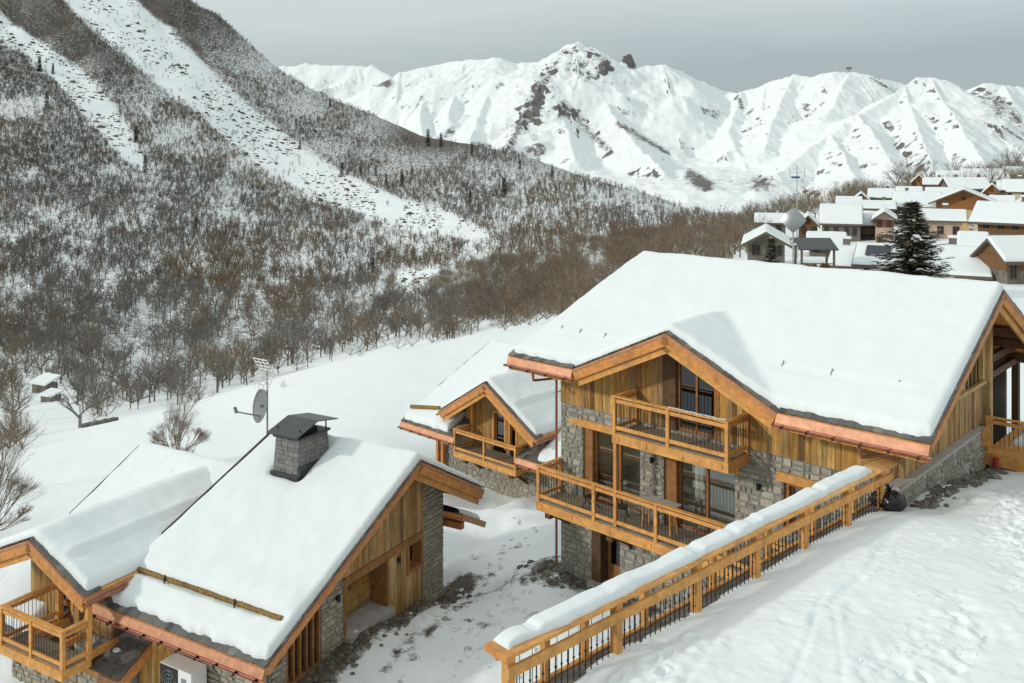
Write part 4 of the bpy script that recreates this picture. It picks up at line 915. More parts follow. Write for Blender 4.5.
# ================================================================== TERRAIN
def zz(py, d): return H-(py-HY)/F*d
colspec = {   # (column, [(distance, row)]): rows turn into heights
 -420: [(40, 640), (70, 560), (100, 500), (130, 470), (200, 425), (300, 355), (450, 275), (700, 175), (1000, 60), (1400, -60), (1600, -110), (2000, 60)],
 -100: [(45, 600), (60, 530), (75, 490), (100, 466), (140, 440), (200, 412), (300, 345), (450, 272), (700, 185), (1000, 80), (1400, -40), (1600, -90), (2000, 60)],
 0:    [(45, 585), (52, 520), (75, 478), (100, 450), (135, 432), (200, 400), (300, 338), (450, 270), (700, 188), (1000, 88), (1400, -20), (1600, -70), (2000, 80)],
 150:  [(45, 570), (55, 490), (75, 445), (105, 410), (145, 415), (220, 376), (300, 336), (450, 276), (700, 200), (1000, 120), (1400, 20), (1600, -32), (2000, 120)],
 240:  [(50, 530), (60, 470), (80, 425), (106, 386), (150, 398), (230, 362), (300, 332), (450, 280), (700, 212), (1000, 146), (1400, 55), (1560, -2), (1900, 130)],
 290:  [(50, 525), (60, 460), (80, 412), (107, 368), (155, 385), (240, 350), (300, 325), (450, 283), (700, 220), (1000, 163), (1300, 95), (1420, 64), (1800, 160)],
 380:  [(50, 515), (60, 455), (85, 390), (110, 346), (165, 365), (250, 330), (330, 305), (450, 278), (700, 222), (1000, 160), (1250, 118), (1340, 106), (1750, 190)],
 480:  [(50, 515), (60, 480), (90, 375), (116, 330), (170, 335), (240, 305), (330, 284), (500, 246), (700, 208), (900, 172), (1100, 145), (1160, 139), (1600, 215)],
 540:  [(50, 520), (60, 490), (90, 362), (120, 322), (170, 318), (240, 290), (330, 270), (500, 238), (700, 206), (900, 172), (1050, 157), (1120, 154), (1600, 215)],
 620:  [(50, 480), (65, 400), (100, 320), (140, 296), (190, 278), (250, 260), (340, 244), (500, 225), (700, 203), (880, 184), (960, 181), (1500, 230)],
 700:  [(50, 430), (65, 370), (90, 290), (120, 272), (160, 262), (220, 247), (300, 236), (420, 228), (600, 220), (800, 213), (880, 213), (1500, 240)],
 760:  [(50, 400), (65, 345), (80, 290), (105, 264), (140, 250), (180, 237), (240, 226), (320, 219), (450, 217), (700, 219), (1200, 235), (2000, 250)],
 850:  [(50, 380), (65, 325), (80, 287), (100, 272), (130, 252), (150, 241), (200, 226), (260, 212), (330, 201), (420, 198), (600, 203), (1200, 225), (2000, 250)],
 950:  [(50, 360), (65, 315), (80, 289), (100, 270), (130, 247), (175, 227), (220, 209), (270, 193), (330, 184), (420, 181), (600, 190), (1200, 220), (2000, 250)],
 1040: [(50, 350), (65, 312), (80, 290), (100, 270), (130, 245), (175, 225), (220, 204), (270, 187), (330, 178), (420, 172), (550, 172), (1200, 215), (2000, 250)],
 1450: [(50, 350), (65, 312), (80, 290), (100, 270), (130, 245), (175, 222), (220, 200), (270, 183), (330, 172), (420, 165), (550, 168), (1200, 215), (2000, 250)]}
near = np.array([(1.95, 36.3, -.68), (5, 31, -.5), (8, 25, -.5), (0, 16, -.9), (-.5, 24, -1.1), (-5.4, 33, -1.12), (-2.9, 37.4, -2.3), (-4.4, 35, -1.7), (-7.0, 30.9, -1.25), (-6.2, 29.5, -1.6), (-4, 26, -1.5),
  (-3.05, 33.5, -1.3), (.4, 44, -1.85), (-1.4, 40, -2.0), (-1.26, 51.4, -4.0), (2.3, 42, -1.5), (-14, 27, -4.2), (-9.5, 26, -3.9), (-15, 24, -4.6), (-20, 30, -5), (-12, 44, -3.2), (-20, 46, -4.0), (-28, 48, -4.7), (-6.5, 51, -2.4), (-40, 46, -7),
  (-1, 44, -2.2), (-3.2, 41.5, -2.6), (1, 49, -3.0), (12, 50, -.5), (24, 42, 2.2), (20, 35, 2.5), (30, 30, 3.5), (26, 15, 4), (14, 12, 3), (10, 38, -.6), (-5, 20, -2), (-10, 15, -5), (0, 8, -1.5)])
PXG = np.arange(-420, 1451, 5.0); DG = np.exp(np.arange(math.log(9.), math.log(2000.), .0085))
keys = sorted(colspec); prof = []
for k in keys:
    d = np.array([q[0] for q in colspec[k]], float); z = np.array([zz(q[1], q[0]) for q in colspec[k]])
    prof.append(np.interp(np.log(DG), np.log(d), z))
prof = np.array(prof)
ZT = np.array([np.interp(PXG, keys, prof[:, j]) for j in range(len(DG))]).T         # [px, d]
def smooth(Z, ax, w, n=2):
    k = np.ones(2*w+1)/(2*w+1)
    for _ in range(n):
        P = np.pad(Z, [(w, w) if a == ax else (0, 0) for a in (0, 1)], mode='edge')
        Z = np.apply_along_axis(lambda v: np.convolve(v, k, 'valid'), ax, P)
    return Z
ZT = smooth(smooth(ZT, 0, 6), 1, 6)
XG = (PXG[:, None]-CX)/F*DG[None, :]; YG = np.repeat(DG[None, :], len(PXG), 0)
w = 0; zs = 0
for x, y, z in near:
    q = 1/((XG-x)**2+(YG-y)**2+.4)**1.7; w = w+q; zs = zs+q*z
zn = zs/w; bl = sstep(50, 66, YG)
ZT = zn*(1-bl)+ZT*bl
far = sstep(180, 420, YG)
ZT += far*(3.2*fbm(XG/75, YG/75, 4, 40)+1.2*fbm(XG/17, YG/17, 3, 44))*(1-.6*sstep(640, 800, PXG)[:, None])
PYT = HY+(H-ZT)/YG*F
def in_poly(px, py, poly):
    r = np.zeros(np.shape(px), bool); n = len(poly)
    for i in range(n):
        x0, y0 = poly[i]; x1, y1 = poly[(i+1) % n]
        c = ((y0 > py) != (y1 > py)) & (px < (x1-x0)*(py-y0)/((y1-y0) if y1 != y0 else 1e-9)+x0); r ^= c
    return r
TAL1 = [(55, -5), (130, -5), (170, 30), (215, 75), (250, 108), (290, 140), (340, 172), (400, 200), (450, 214), (490, 236), (478, 248), (430, 234), (375, 222), (310, 200), (258, 168), (215, 132), (170, 92), (110, 45)]
TAL2 = [(-10, 8), (40, 42), (85, 75), (115, 108), (140, 150), (148, 172), (125, 165), (95, 132), (60, 88), (20, 52), (-10, 38)]
TAL3 = [(398, 272), (470, 268), (478, 288), (440, 306), (402, 297)]
TAL4 = [(175, -5), (215, -5), (120, -5)]
PXM0 = np.repeat(PXG[:, None], len(DG), 1)
tal0 = smooth(((in_poly(PXM0, PYT, TAL1) | in_poly(PXM0, PYT, TAL2)) & (YG > 180)).astype(float), 0, 3, 2)
# crags high on the left
crag = sstep(950, 1200, YG)*sstep(330, 60, PXG)[:, None]
st = (XG*.55+YG*.25)/26+1.2*fbm(XG/140, YG/140, 3, 60)
ZT += crag*(1-.9*tal0)*(13*(np.abs((st % 1)-.5)*2-.5)+8*fbm(XG/38, YG/38, 4, 61)); strata = crag*sstep(.50, .60, st % 1)*sstep(.98, .85, st % 1)*sstep(-.15, .1, fbm(XG/60, YG/60, 3, 66))
mead = sstep(48, 60, YG)*sstep(125, 95, YG)*sstep(600, 450, PXG)[:, None]
ZT += mead*.22*fbm(XG/7, YG/7, 3, 70)
crt = sstep(60, 48, YG)
ZT += crt*(.16*fbm(XG/1.6, YG/1.6, 4, 80)+.05*fbm(XG/.35, YG/.35, 2, 84))
def ground(X, Y):
    px = CX+F*X/Y; i = (px-PXG[0])/5.0; j = (math.log(Y)-math.log(9.))/.0085
    i = min(max(i, 0), len(PXG)-1.001); j = min(max(j, 0), len(DG)-1.001); a = int(i); b = int(j); fi = i-a; fj = j-b
    return float((ZT[a, b]*(1-fi)+ZT[a+1, b]*fi)*(1-fj)+(ZT[a, b+1]*(1-fi)+ZT[a+1, b+1]*fi)*fj)
PYT = HY+(H-ZT)/YG*F; PXM = np.repeat(PXG[:, None], len(DG), 1)
tal = (in_poly(PXM, PYT, TAL1) | in_poly(PXM, PYT, TAL2) | in_poly(PXM, PYT, TAL3)) & (YG > 180)
tal = smooth(tal.astype(float), 0, 1, 1)
hill = sstep(200, 280, YG)*sstep(820, 700, PXG)[:, None]
brush = hill*(.475-.105*tal)+crag*.12*(1-tal)+.05*sstep(75, 20, PYT)*sstep(110, 160, PXM)*hill*(1-tal)+hill*sstep(250, 350, PXM)*sstep(700, 1000, YG)*.05
brush = brush + .2*np.exp(-((PXM-440)/40)**2-((PYT-135)/14)**2)*hill
brush = brush*(1-.0*tal)
brush = brush+.17*strata*(1-tal)
# bare wet soil along the walls and the trodden track
dirt = np.zeros_like(ZT)
def seg_dirt(p, q, wd, amt):
    global dirt
    (x0, y0), (x1, y1) = p, q; L2 = (x1-x0)**2+(y1-y0)**2
    t = np.clip(((XG-x0)*(x1-x0)+(YG-y0)*(y1-y0))/L2, 0, 1); dd = np.hypot(XG-x0-t*(x1-x0), YG-y0-t*(y1-y0))
    dirt = np.maximum(dirt, amt*np.clip(1-dd/wd, 0, 1)**.7)
aw = lambda s, t: tuple(A.world(s, t)[:2]); bw = lambda s, t: tuple(B.world(s, t)[:2])
seg_dirt(aw(-.2, -4.5), aw(-.3, 6.0), 1.35, .95); seg_dirt(bw(15.3, 1.2), bw(10, .9), 1.25, .78); seg_dirt(bw(16.0, 2.2), bw(15, .6), 1.2, .72)
seg_dirt((-4.2, 27), (-3.4, 31.5), .7, .44); seg_dirt((-3.4, 31.5), (-.8, 38.5), .45, .48); seg_dirt((-.8, 38.5), (.4, 44), .45, .46); seg_dirt((-2.2, 30), (.6, 38), .4, .44); seg_dirt((-1.2, 33), (3.0, 33.6), .5, .46); seg_dirt((-3.6, 31.5), (-1.2, 36.5), .8, .52); seg_dirt((-1.2, 36.5), (2.0, 35.2), .8, .6); seg_dirt((-3.4, 33.5), (1.5, 33.5), .5, .5); seg_dirt((-2.0, 40), (.4, 41), .7, .5); seg_dirt((-4.6, 29), (-3.6, 33), .6, .5)
V = np.stack([XG, YG, ZT], -1).reshape(-1, 3)
gme = np_mesh('snowy_ground', V, grid_quads(len(PXG), len(DG))[:, ::-1], True, {'dirt': dirt, 'brush': brush})
tag(link('snowy_ground', gme, M['ground']), kind='structure')

# the snow bank in front: the terrace held by the retaining wall
bu = np.concatenate([np.arange(-15.5, -.5, .25), np.arange(-.5, 22, .05), np.arange(22, 34, .3)]); bwid = np.concatenate([np.arange(-.03, 13, .05), np.arange(13, 40, .4)])
U, Wd = np.meshgrid(bu, bwid, indexing='ij')
BX = RA.x+RD.x*U+RD.y*Wd; BY = RA.y+RD.y*U-RD.x*Wd
bs = (BX-B.o[0])*B.u[0]+(BY-B.o[1])*B.u[1]; bt = (BX-B.o[0])*B.v[0]+(BY-B.o[1])*B.v[1]
Zb = 6.0+.10*np.clip(Wd, 0, 1.2)*0+.34*sstep(.3, 3.0, Wd)*sstep(16, 9, U)+.35*sstep(3, 9, Wd)*sstep(22, 10, U)
Zb = Zb-.35*sstep(13.5, 16, U)*sstep(3.5, .5, Wd)-.72*sstep(17, 24, U+.15*Wd)-1.2*sstep(24, 34, U)-.04*np.clip(Wd-12, 0, 30)
Zb += .11*fbm(BX/3.4, BY/3.4, 3, 101)+.025*fbm(BX/1.1, BY/1.1, 3, 105)+.010*fbm(BX/.22, BY/.22, 3, 108)
Zb -= .10*sstep(.9, .05, Wd)
# trodden swathes: broken crust, prints and clods where people walked; the rest stays smooth
wob = .6*fbm(BX/1.6, BY/1.6, 3, 140)
def swathe(u0, w0, u1, w1, wd):
    t = np.clip(((U-u0)*(u1-u0)+(Wd-w0)*(w1-w0))/((u1-u0)**2+(w1-w0)**2), 0, 1); return sstep(wd, wd*.15, np.hypot(U-u0-t*(u1-u0), Wd-w0-t*(w1-w0))+wob)
sw = np.maximum.reduce([swathe(19, 2.2, 10, 6.4, 2.6), swathe(10, 6.4, 3.0, 9.5, 2.1), swathe(3.8, 1.0, -2, 1.8, 1.3), swathe(6.0, 4.4, .5, 5.6, 1.3), swathe(9.5, 3.9, 7.0, 4.9, 1.0), .35*swathe(13, 2.0, 2, 3.4, 2.6)])
rid = .35-np.abs(fbm(BX/.8+.4*fbm(BX/.6, BY/.6, 2, 151), BY/1.0, 4, 150))
Zb += sw*(.17*rid+.055*fbm(BX/.19, BY/.19, 3, 155)-.05)
# lines left by skis and sliding snow
for (pts, dep, sg) in (([(7.6, 1.9), (5.5, 2.8), (3.5, 3.5), (1.0, 4.6), (-1.5, 5.3)], .03, .09), ([(7.2, 2.4), (4.8, 3.9), (2.0, 5.3), (-1, 7.0)], .022, .08), ([(12.5, 1.2), (9.5, 2.0), (6.0, 2.5)], .045, .12), ([(13.0, 2.6), (9.5, 2.3), (7.6, 1.9)], .04, .10), ([(4.5, 1.3), (1.8, 2.2), (-1.5, 2.6)], .05, .10)):
    for (u0, w0), (u1, w1) in zip(pts, pts[1:]):
        t = np.clip(((U-u0)*(u1-u0)+(Wd-w0)*(w1-w0))/((u1-u0)**2+(w1-w0)**2), 0, 1); dd = np.hypot(U-u0-t*(u1-u0), Wd-w0-t*(w1-w0))+.10*fbm(U*.9, Wd*.9, 2, 120)
        Zb += (-dep*np.exp(-(dd/sg)**2)+.35*dep*np.exp(-((dd-sg*1.9)/(sg*.8))**2))*np.where((t > 0) & (t < 1), 1, .0)
def dent(u, wv, r, dep, ang=0.):
    i0, i1 = np.searchsorted(bu, (u-4*r, u+4*r)); j0, j1 = np.searchsorted(bwid, (wv-4*r, wv+4*r))
    if i1 <= i0 or j1 <= j0: return
    x = U[i0:i1, j0:j1]-u; y = Wd[i0:i1, j0:j1]-wv; c, s_ = math.cos(ang), math.sin(ang)
    q = np.sqrt(((x*c+y*s_)/1.9)**2+(-x*s_+y*c)**2)/r; Zb[i0:i1, j0:j1] += -dep*sstep(1.15, .6, q)+.35*dep*np.exp(-((q-1.45)/.3)**2)
for (u0, w0, u1, w1, n_) in ((18, 2.0, 9, 6.6, 34), (17, 3.4, 8.5, 7.4, 30), (9, 6.6, 3, 9.6, 22), (14, 4.8, 12, 9.5, 10), (3.4, .9, -1.5, 1.9, 12), (6.5, 5.0, 1.0, 6.2, 9)):
    a_ = math.atan2(w1-w0, u1-u0); 
    for i in range(n_):
        f = (i+random.uniform(-.2, .2))/n_; o_ = .16*(1 if i % 2 else -1)+random.gauss(0, .12); dent(u0+(u1-u0)*f-math.sin(a_)*o_, w0+(w1-w0)*f+math.cos(a_)*o_, random.uniform(.08, .12), random.uniform(.06, .14), a_+random.gauss(0, .3))
inside = (bs > 1.3) & (bt > 1.2); Zb = np.where(inside, np.minimum(Zb, 4.4), Zb)
V = np.stack([BX, BY, Zb], -1).reshape(-1, 3)
tag(link('snow_bank', np_mesh('snow_bank', V, grid_quads(len(bu), len(bwid))[:, ::-1], True), M['bank']), kind='structure')
def bank(X, Y):
    dx, dy = X-RA.x, Y-RA.y; u = dx*RD.x+dy*RD.y; wv = dx*RD.y-dy*RD.x
    i = min(len(bu)-1, np.searchsorted(bu, u)); j = min(len(bwid)-1, np.searchsorted(bwid, wv)); return float(Zb[i, j])
# rubble along the walls
def rubble(name, pts, zf, r=(.05, .2), mats='rubble'):
    m = MB()
    for x, y in pts:
        q = random.uniform(*r)**1.0; m.stone((x, y, zf(x, y)+q*.15), (q*random.uniform(.8, 1.5), q*random.uniform(.7, 1.3), q*random.uniform(.5, .8)))
    o = link(name, mesh_of(name, m), M[mats]); return tag(o, kind='stuff')
rubble('rubble', [tuple(A.world(random.gauss(-.75, .38), random.uniform(-4.3, 5.5))[:2]) for _ in range(170)], ground, (.03, .14))
rubble('rubble', [tuple(B.world(random.uniform(10.5, 16.5), random.gauss(.9, .4))[:2]) for _ in range(70)], ground, (.04, .17))
rubble('rubble', [tuple(B.world(random.gauss(.55, .22), random.uniform(1.0, 8.6))[:2]) for _ in range(200)], bank, (.05, .15))
def clods(n, cx, cy, sx, sy, zf, r):
    m = MB()
    for i in range(n):
        x, y = random.gauss(cx, sx), random.gauss(cy, sy); q = random.uniform(*r); m.stone((x, y, zf(x, y)+q*.2), (q, q*random.uniform(.7, 1.2), q*.7))
    return m
tag(link('snow_clods', mesh_of('snow_clods', clods(160, -.5, 34.5, 2.2, 4, ground, (.04, .14))), M['snow']), kind='stuff')
cb_ = [(u, w_) for u, w_ in ((random.uniform(2, 18), random.uniform(2, 9.5)) for _ in range(4000)) if sw[np.searchsorted(bu, u), np.searchsorted(bwid, w_)] > .5][:260]
m = MB()
for u, w_ in cb_:
    x, y = RA.x+RD.x*u+RD.y*w_, RA.y+RD.y*u-RD.x*w_; q = random.uniform(.015, .05); m.stone((x, y, bank(x, y)+q*.2), (q, q*random.uniform(.7, 1.2), q*.7))
tag(link('snow_clods', mesh_of('snow_clods', m), M['bank']), kind='stuff')

# ================================================================== FAR MOUNTAINS
MP = np.arange(-60, 1240, 1.1); MD = np.exp(np.concatenate([np.linspace(math.log(1450), math.log(2050), 40, endpoint=False), np.linspace(math.log(2050), math.log(4350), 360, endpoint=False), np.linspace(math.log(4350), math.log(6400), 60)]))
MX = (MP[:, None]-CX)/F*MD[None, :]; MY = np.repeat(MD[None, :], len(MP), 0)
ridges = [
 ([(250, 66, 5600), (300, 64, 5600), (330, 66, 5500), (345, 65, 5500), (372, 66, 5400), (395, 80, 5200)], .6),
 ([(372, 92, 4300), (386, 84, 4300), (400, 73, 4300), (415, 70, 4300), (432, 65, 4300), (465, 61, 4200), (485, 60, 4150), (500, 57, 4100), (515, 62, 4100), (545, 66, 4050), (557, 58, 4000), (566, 48, 4000), (578, 43, 4000), (590, 52, 3980), (604, 61, 3960), (616, 65, 3950), (638, 67, 3950), (665, 66, 3950), (682, 73, 4000), (702, 90, 4000), (722, 96, 4000), (742, 90, 3900), (765, 86, 3850), (780, 80, 3800), (794, 76, 3750), (812, 77, 3700), (835, 73, 3600), (850, 72, 3600), (872, 77, 3600), (905, 86, 3700), (925, 90, 3700)], .62),
 ([(557, 58, 4000), (545, 78, 3800), (530, 104, 3550), (516, 128, 3300), (504, 152, 3050), (500, 172, 2850)], .75),
 ([(500, 57, 4100), (490, 90, 3800), (478, 118, 3500), (470, 140, 3250)], .7), ([(432, 65, 4300), (424, 95, 3950), (420, 118, 3650), (424, 140, 3400)], .7), ([(465, 61, 4200), (456, 90, 3900), (448, 118, 3600)], .75), ([(400, 73, 4300), (396, 100, 3900)], .75),
 ([(578, 43, 4000), (590, 76, 3800), (606, 104, 3550), (622, 128, 3300), (644, 152, 2950), (665, 172, 2700)], .58), ([(545, 78, 3800), (560, 110, 3500), (568, 135, 3250), (575, 160, 2950)], .62),
 ([(682, 73, 4000), (700, 110, 3700), (712, 140, 3400)], .5), ([(742, 90, 3900), (735, 112, 3600), (728, 135, 3300), (742, 160, 2950), (752, 178, 2700)], .62), ([(794, 76, 3750), (782, 100, 3500), (772, 124, 3250), (764, 150, 2950)], .55), ([(765, 86, 3850), (762, 112, 3500)], .6),
 ([(624, 54, 3950), (630, 53, 3950)], 2.2), ([(606, 57, 3940), (608, 58, 3940)], 1.7), ([(596, 52, 3900), (590, 62, 3850)], 1.2), ([(572, 48, 3930), (566, 60, 3880)], 1.1),
 ([(850, 72, 3600), (838, 96, 3350), (826, 116, 3150)], .5),
 ([(760, 190, 2250), (782, 172, 2450), (805, 154, 2600), (830, 136, 2720), (858, 116, 2820), (885, 100, 2920), (905, 88, 2980), (918, 79, 3000), (930, 77, 3000), (945, 81, 3000), (960, 92, 2920), (978, 108, 2800), (1000, 132, 2620), (1024, 158, 2420), (1050, 176, 2250)], .58),
 ([(930, 77, 3000), (950, 110, 2720), (968, 140, 2450), (985, 166, 2200)], .66), ([(905, 88, 2980), (915, 120, 2700), (925, 148, 2420), (935, 170, 2150)], .66), ([(858, 116, 2820), (880, 142, 2520), (895, 165, 2250)], .66), ([(830, 136, 2720), (845, 158, 2450), (855, 178, 2200)], .66),
 ([(925, 98, 4200), (965, 92, 4200), (985, 84, 4100), (1004, 83, 4100), (1024, 87, 4100), (1080, 80, 4200), (1260, 70, 4200)], .6), ([(1004, 83, 4100), (1015, 110, 3700), (1030, 140, 3300)], .65)]
ZM = -120+110*sstep(1900, 3400, MY)+12*fbm(MX/260, MY/260, 3, 200); ZM = ZM+20*np.exp(-((MP[:, None]-715)/45)**2)*sstep(1800, 2500, MY)*sstep(3100, 2700, MY)
wx = 60*fbm(MX/420, MY/420, 3, 210); wy = 60*fbm(MX/420, MY/420, 3, 214)
acc0 = 0
for pts, k in ridges:
    W = [at(*p) for p in pts]
    for a, b in zip(W, W[1:]):
        dx, dy = b.x-a.x, b.y-a.y; L2 = dx*dx+dy*dy
        X_, Y_ = MX+wx*.0, MY
        t = np.clip(((X_-a.x)*dx+(Y_-a.y)*dy)/L2, 0, 1); dd = np.hypot(X_-a.x-t*dx, Y_-a.y-t*dy)
        ln = math.sqrt(L2); al = acc0+t*ln
        gul = (1-np.abs(vnoise(al/85+wx/90, dd/900, 220)))*.5+(1-np.abs(vnoise(al/38+wx/60, dd/600, 221)))*.3+(1-np.abs(vnoise(al/18+wx/60, dd/500, 222)))*.2
        z = a.z+t*(b.z-a.z)-k*dd+np.minimum(dd, 420)*.42*(gul-.62)+.20*np.minimum(dd, 300)*(fbm((MX+wx)/230, (MY+wy)/230, 3, 225))
        ZM = smax(ZM, z, 4.0); acc0 += ln
ZM += (5*fbm(MX/70, MY/70, 4, 230)+22*(.33-np.abs(fbm(MX/170, MY/170, 4, 236)))+9*(.3-np.abs(fbm(MX/52, MY/80, 3, 238))))*sstep(1700, 2400, MY)
MPX = np.repeat(MP[:, None], len(MD), 1); MPY = HY+(H-ZM)/MY*F
cr_ = np.exp(-((MPX-590)/38)**2-((MPY-60)/22)**2)+.8*np.exp(-((MPX-535)/30)**2-((MPY-105)/40)**2); ZM += cr_*(26*(.45-np.abs(fbm(MX/62, MY/62, 4, 240)))+14*fbm(MX/24, MY/24, 3, 242))
gx = np.gradient(ZM, axis=0)/np.maximum(np.gradient(MX, axis=0), 1e-3); gy = np.gradient(ZM, axis=1)/np.gradient(MY, axis=1)
slope = np.hypot(gx, gy); MPY = HY+(H-ZM)/MY*F; MPX = np.repeat(MP[:, None], len(MD), 1)
mb_ = .268+.27*sstep(.82, 1.4, slope)
def near_seg(x0, y0, x1, y1, wd, amt):
    global mb_
    t = np.clip(((MPX-x0)*(x1-x0)+(MPY-y0)*(y1-y0))/((x1-x0)**2+(y1-y0)**2), 0, 1); dd = np.hypot(MPX-x0-t*(x1-x0), MPY-y0-t*(y1-y0))
    mb_ = mb_+amt*np.exp(-(dd/wd)**2)*(MY < 4600)
    pass
near_seg(562, 104, 606, 148, 8, .27); near_seg(618, 124, 668, 153, 4.5, .30); near_seg(550, 72, 508, 150, 9, .27); near_seg(556, 62, 566, 50, 5, .2); near_seg(628, 57, 630, 66, 4, .4); near_seg(588, 52, 606, 66, 6, .22); near_seg(602, 72, 588, 78, 5, .28); near_seg(606, 62, 610, 68, 3, .25)
near_seg(540, 98, 536, 120, 6, .16); near_seg(740, 100, 742, 108, 4, .3); near_seg(770, 130, 800, 115, 7, .14); near_seg(880, 150, 1000, 110, 26, .07); near_seg(915, 160, 935, 170, 14, .12); near_seg(985, 95, 1030, 130, 14, .2)
near_seg(640, 182, 760, 186, 14, .17); near_seg(760, 182, 850, 190, 12, .15); near_seg(390, 80, 410, 90, 8, .18); near_seg(690, 172, 706, 186, 8, .22); near_seg(345, 80, 385, 84, 7, .25)
V = np.stack([MX, MY, ZM], -1).reshape(-1, 3)
tag(link('snowy_mountains', np_mesh('snowy_mountains', V, grid_quads(len(MP), len(MD))[:, ::-1], True, {'brush': mb_}), M['mountain']), kind='structure')
# lift pylon on the summit
p = at(849, 73, 3600); m = MB(); m.tube((p.x, p.y, p.z-8), (p.x, p.y, p.z+16), 1.6, 1.2, 6); m.beam((p.x-10, p.y, p.z+20), (p.x+10, p.y, p.z+20), 3, 5); m.beam((p.x-10, p.y, p.z+17), (p.x-4, p.y, p.z+12), 2, 2); m.beam((p.x+10, p.y, p.z+17), (p.x+4, p.y, p.z+12), 2, 2)
one('lift_pylon', m, M['sheet_dark'], (p.x, p.y, p.z), 'tiny dark ski lift pylon on a rounded snowy summit', 'pylon')
# ================================================================== TREES
def quads_mesh(name, Qs, mats, mi=None):
    V = Qs.reshape(-1, 3); me = np_mesh(name, V, np.arange(len(V)).reshape(-1, 4))
    for m in mats: me.materials.append(m)
    if mi is not None: me.polygons.foreach_set('material_index', np.asarray(mi, np.int32))
    return me
# visibility of the terrain by column
DV = DG > 88; runs = {}
PYR = np.minimum.accumulate(np.where(DV[None, :], PYT, 1e6), axis=1)
def hit(px, py):
    i = int(round((px-PXG[0])/5.0)); row = PYR[i]; j = int(np.searchsorted(-row, -py))
    return DG[j] if j < len(DG) else None
# ---- the woods on the opposite slope: far too many to count
def dome_tree(seed, kids, h=1.0, rad=.42, w0=.02, mains=7, fork=.12, jit=.5, prism=False):
    """leafless tree with a rounded crown: stems fan out from a low fork and divide towards a dome"""
    rd = random.Random(seed); out = []; hv = h*(1-fork)
    def seg(p, q, a0, a1, pr):
        d = (q-p).normalized(); a_ = d.cross(Vector((rd.uniform(-1, 1), rd.uniform(-1, 1), .15))).normalized()
        if pr:
            b_ = d.cross(a_); c = [a_, a_*-.5+b_*.866, a_*-.5-b_*.866]
            for i in range(3): u_, v_ = c[i], c[(i+1) % 3]; out.append((p+u_*a0, p+v_*a0, q+v_*a1, q+u_*a1))
        else: out.append((p-a_*a0, p+a_*a0, q+a_*a1, q-a_*a1))
    def grow(p, d, ln, w, lv):
        m_ = p+d*ln*.5+Vector((rd.gauss(0, .03), rd.gauss(0, .03), 0))*ln; q = m_+(d+Vector((0, 0, .22))).normalized()*ln*.5
        pr = prism and lv < 2; seg(p, m_, w, w*.75, pr); seg(m_, q, w*.75, w*.35, pr)
        if lv >= len(kids): return
        for j in range(kids[lv]):
            f = .22+.75*(j+rd.random())/kids[lv]; o = p.lerp(m_, f*2) if f < .5 else m_.lerp(q, f*2-1)
            nd = (d+Vector((rd.gauss(0, jit), rd.gauss(0, jit), rd.gauss(.08, jit*.6)))).normalized(); nd.z = max(nd.z, -.12)
            grow(o, nd, ln*((1-f)*rd.uniform(.8, 1.1)+.16), w*.52, lv+1)
    seg(Vector((0, 0, -.05*h)), Vector((0, 0, fork*h)), w0*h*1.5, w0*h*1.2, True)
    for i in range(mains):
        t_ = math.radians(4+66*((i+.5)/mains)**.75*rd.uniform(.85, 1.1)); a_ = i*2.4+rd.random()*.5
        L_ = 1/math.sqrt((math.sin(t_)/(rad*h))**2+(math.cos(t_)/hv)**2)*rd.uniform(.82, 1.05)
        grow(Vector((0, 0, fork*h*rd.uniform(.5, 1.1))), Vector((math.sin(t_)*math.cos(a_), math.sin(t_)*math.sin(a_), math.cos(t_))), L_*.92, w0*h*rd.uniform(.6, .9), 0)
    return np.array([[tuple(p) for p in q] for q in out])
farv = [dome_tree(100+i, (4,), rad=random.uniform(.22, .40), w0=.025, fork=random.uniform(.15, .45)) for i in range(8)]; nearv = [dome_tree(140+i, (5, 3), rad=random.uniform(.26, .44), w0=.017, mains=7, fork=random.uniform(.15, .45)) for i in range(7)]
def scatter(n, region, dens, hgt, dmin, dmax, ref=7.5, limit=None):
    """n throws of a tree onto the slope; fewer land where trees stand large"""
    px = rng.uniform(region[0], region[1], n); py = rng.uniform(region[2], region[3], n); out = []
    ii = np.rint((px-PXG[0])/5.0).astype(int); d = np.full(n, -1.)
    for i in np.unique(ii):
        sel = np.nonzero(ii == i)[0]; j = np.searchsorted(-PYR[i], -py[sel]); ok = j < len(DG); d[sel[ok]] = DG[j[ok]]
    h = np.where(d > 480, hgt*.85, hgt)*rng.uniform(.6, 1.3, n); hp_ = F*h/np.maximum(d, 1)
    keep = (d > dmin) & (d < dmax) & (rng.random(n) < dens(px, py, d)*np.minimum(1, (ref/hp_)**2))
    keep &= ~((px > 20) & (px < 74) & (d < 212) & (d > 100) & (py > 372))      # the clearing in front of the hut
    idx = np.nonzero(keep)[0][:limit]
    return [(px[i], d[i], h[i]) for i in idx]
def clump(px, py): return .5+1.5*fbm(px/40+.35*py/30, py/22, 3, 300)
def dens_left(px, py, d):
    q = np.clip(clump(px, py)*1.4+.05, .12, 1)
    q = np.where((d > 1050) & (px < 300), q*.85, q); q = np.where((py > 175) & (py < 335), np.minimum(1, q+.18), q)
    for T in (TAL1, TAL2): q = np.where(in_poly(px, py, T), .03, q)
    return np.where(in_poly(px, py, TAL3), .03, q)
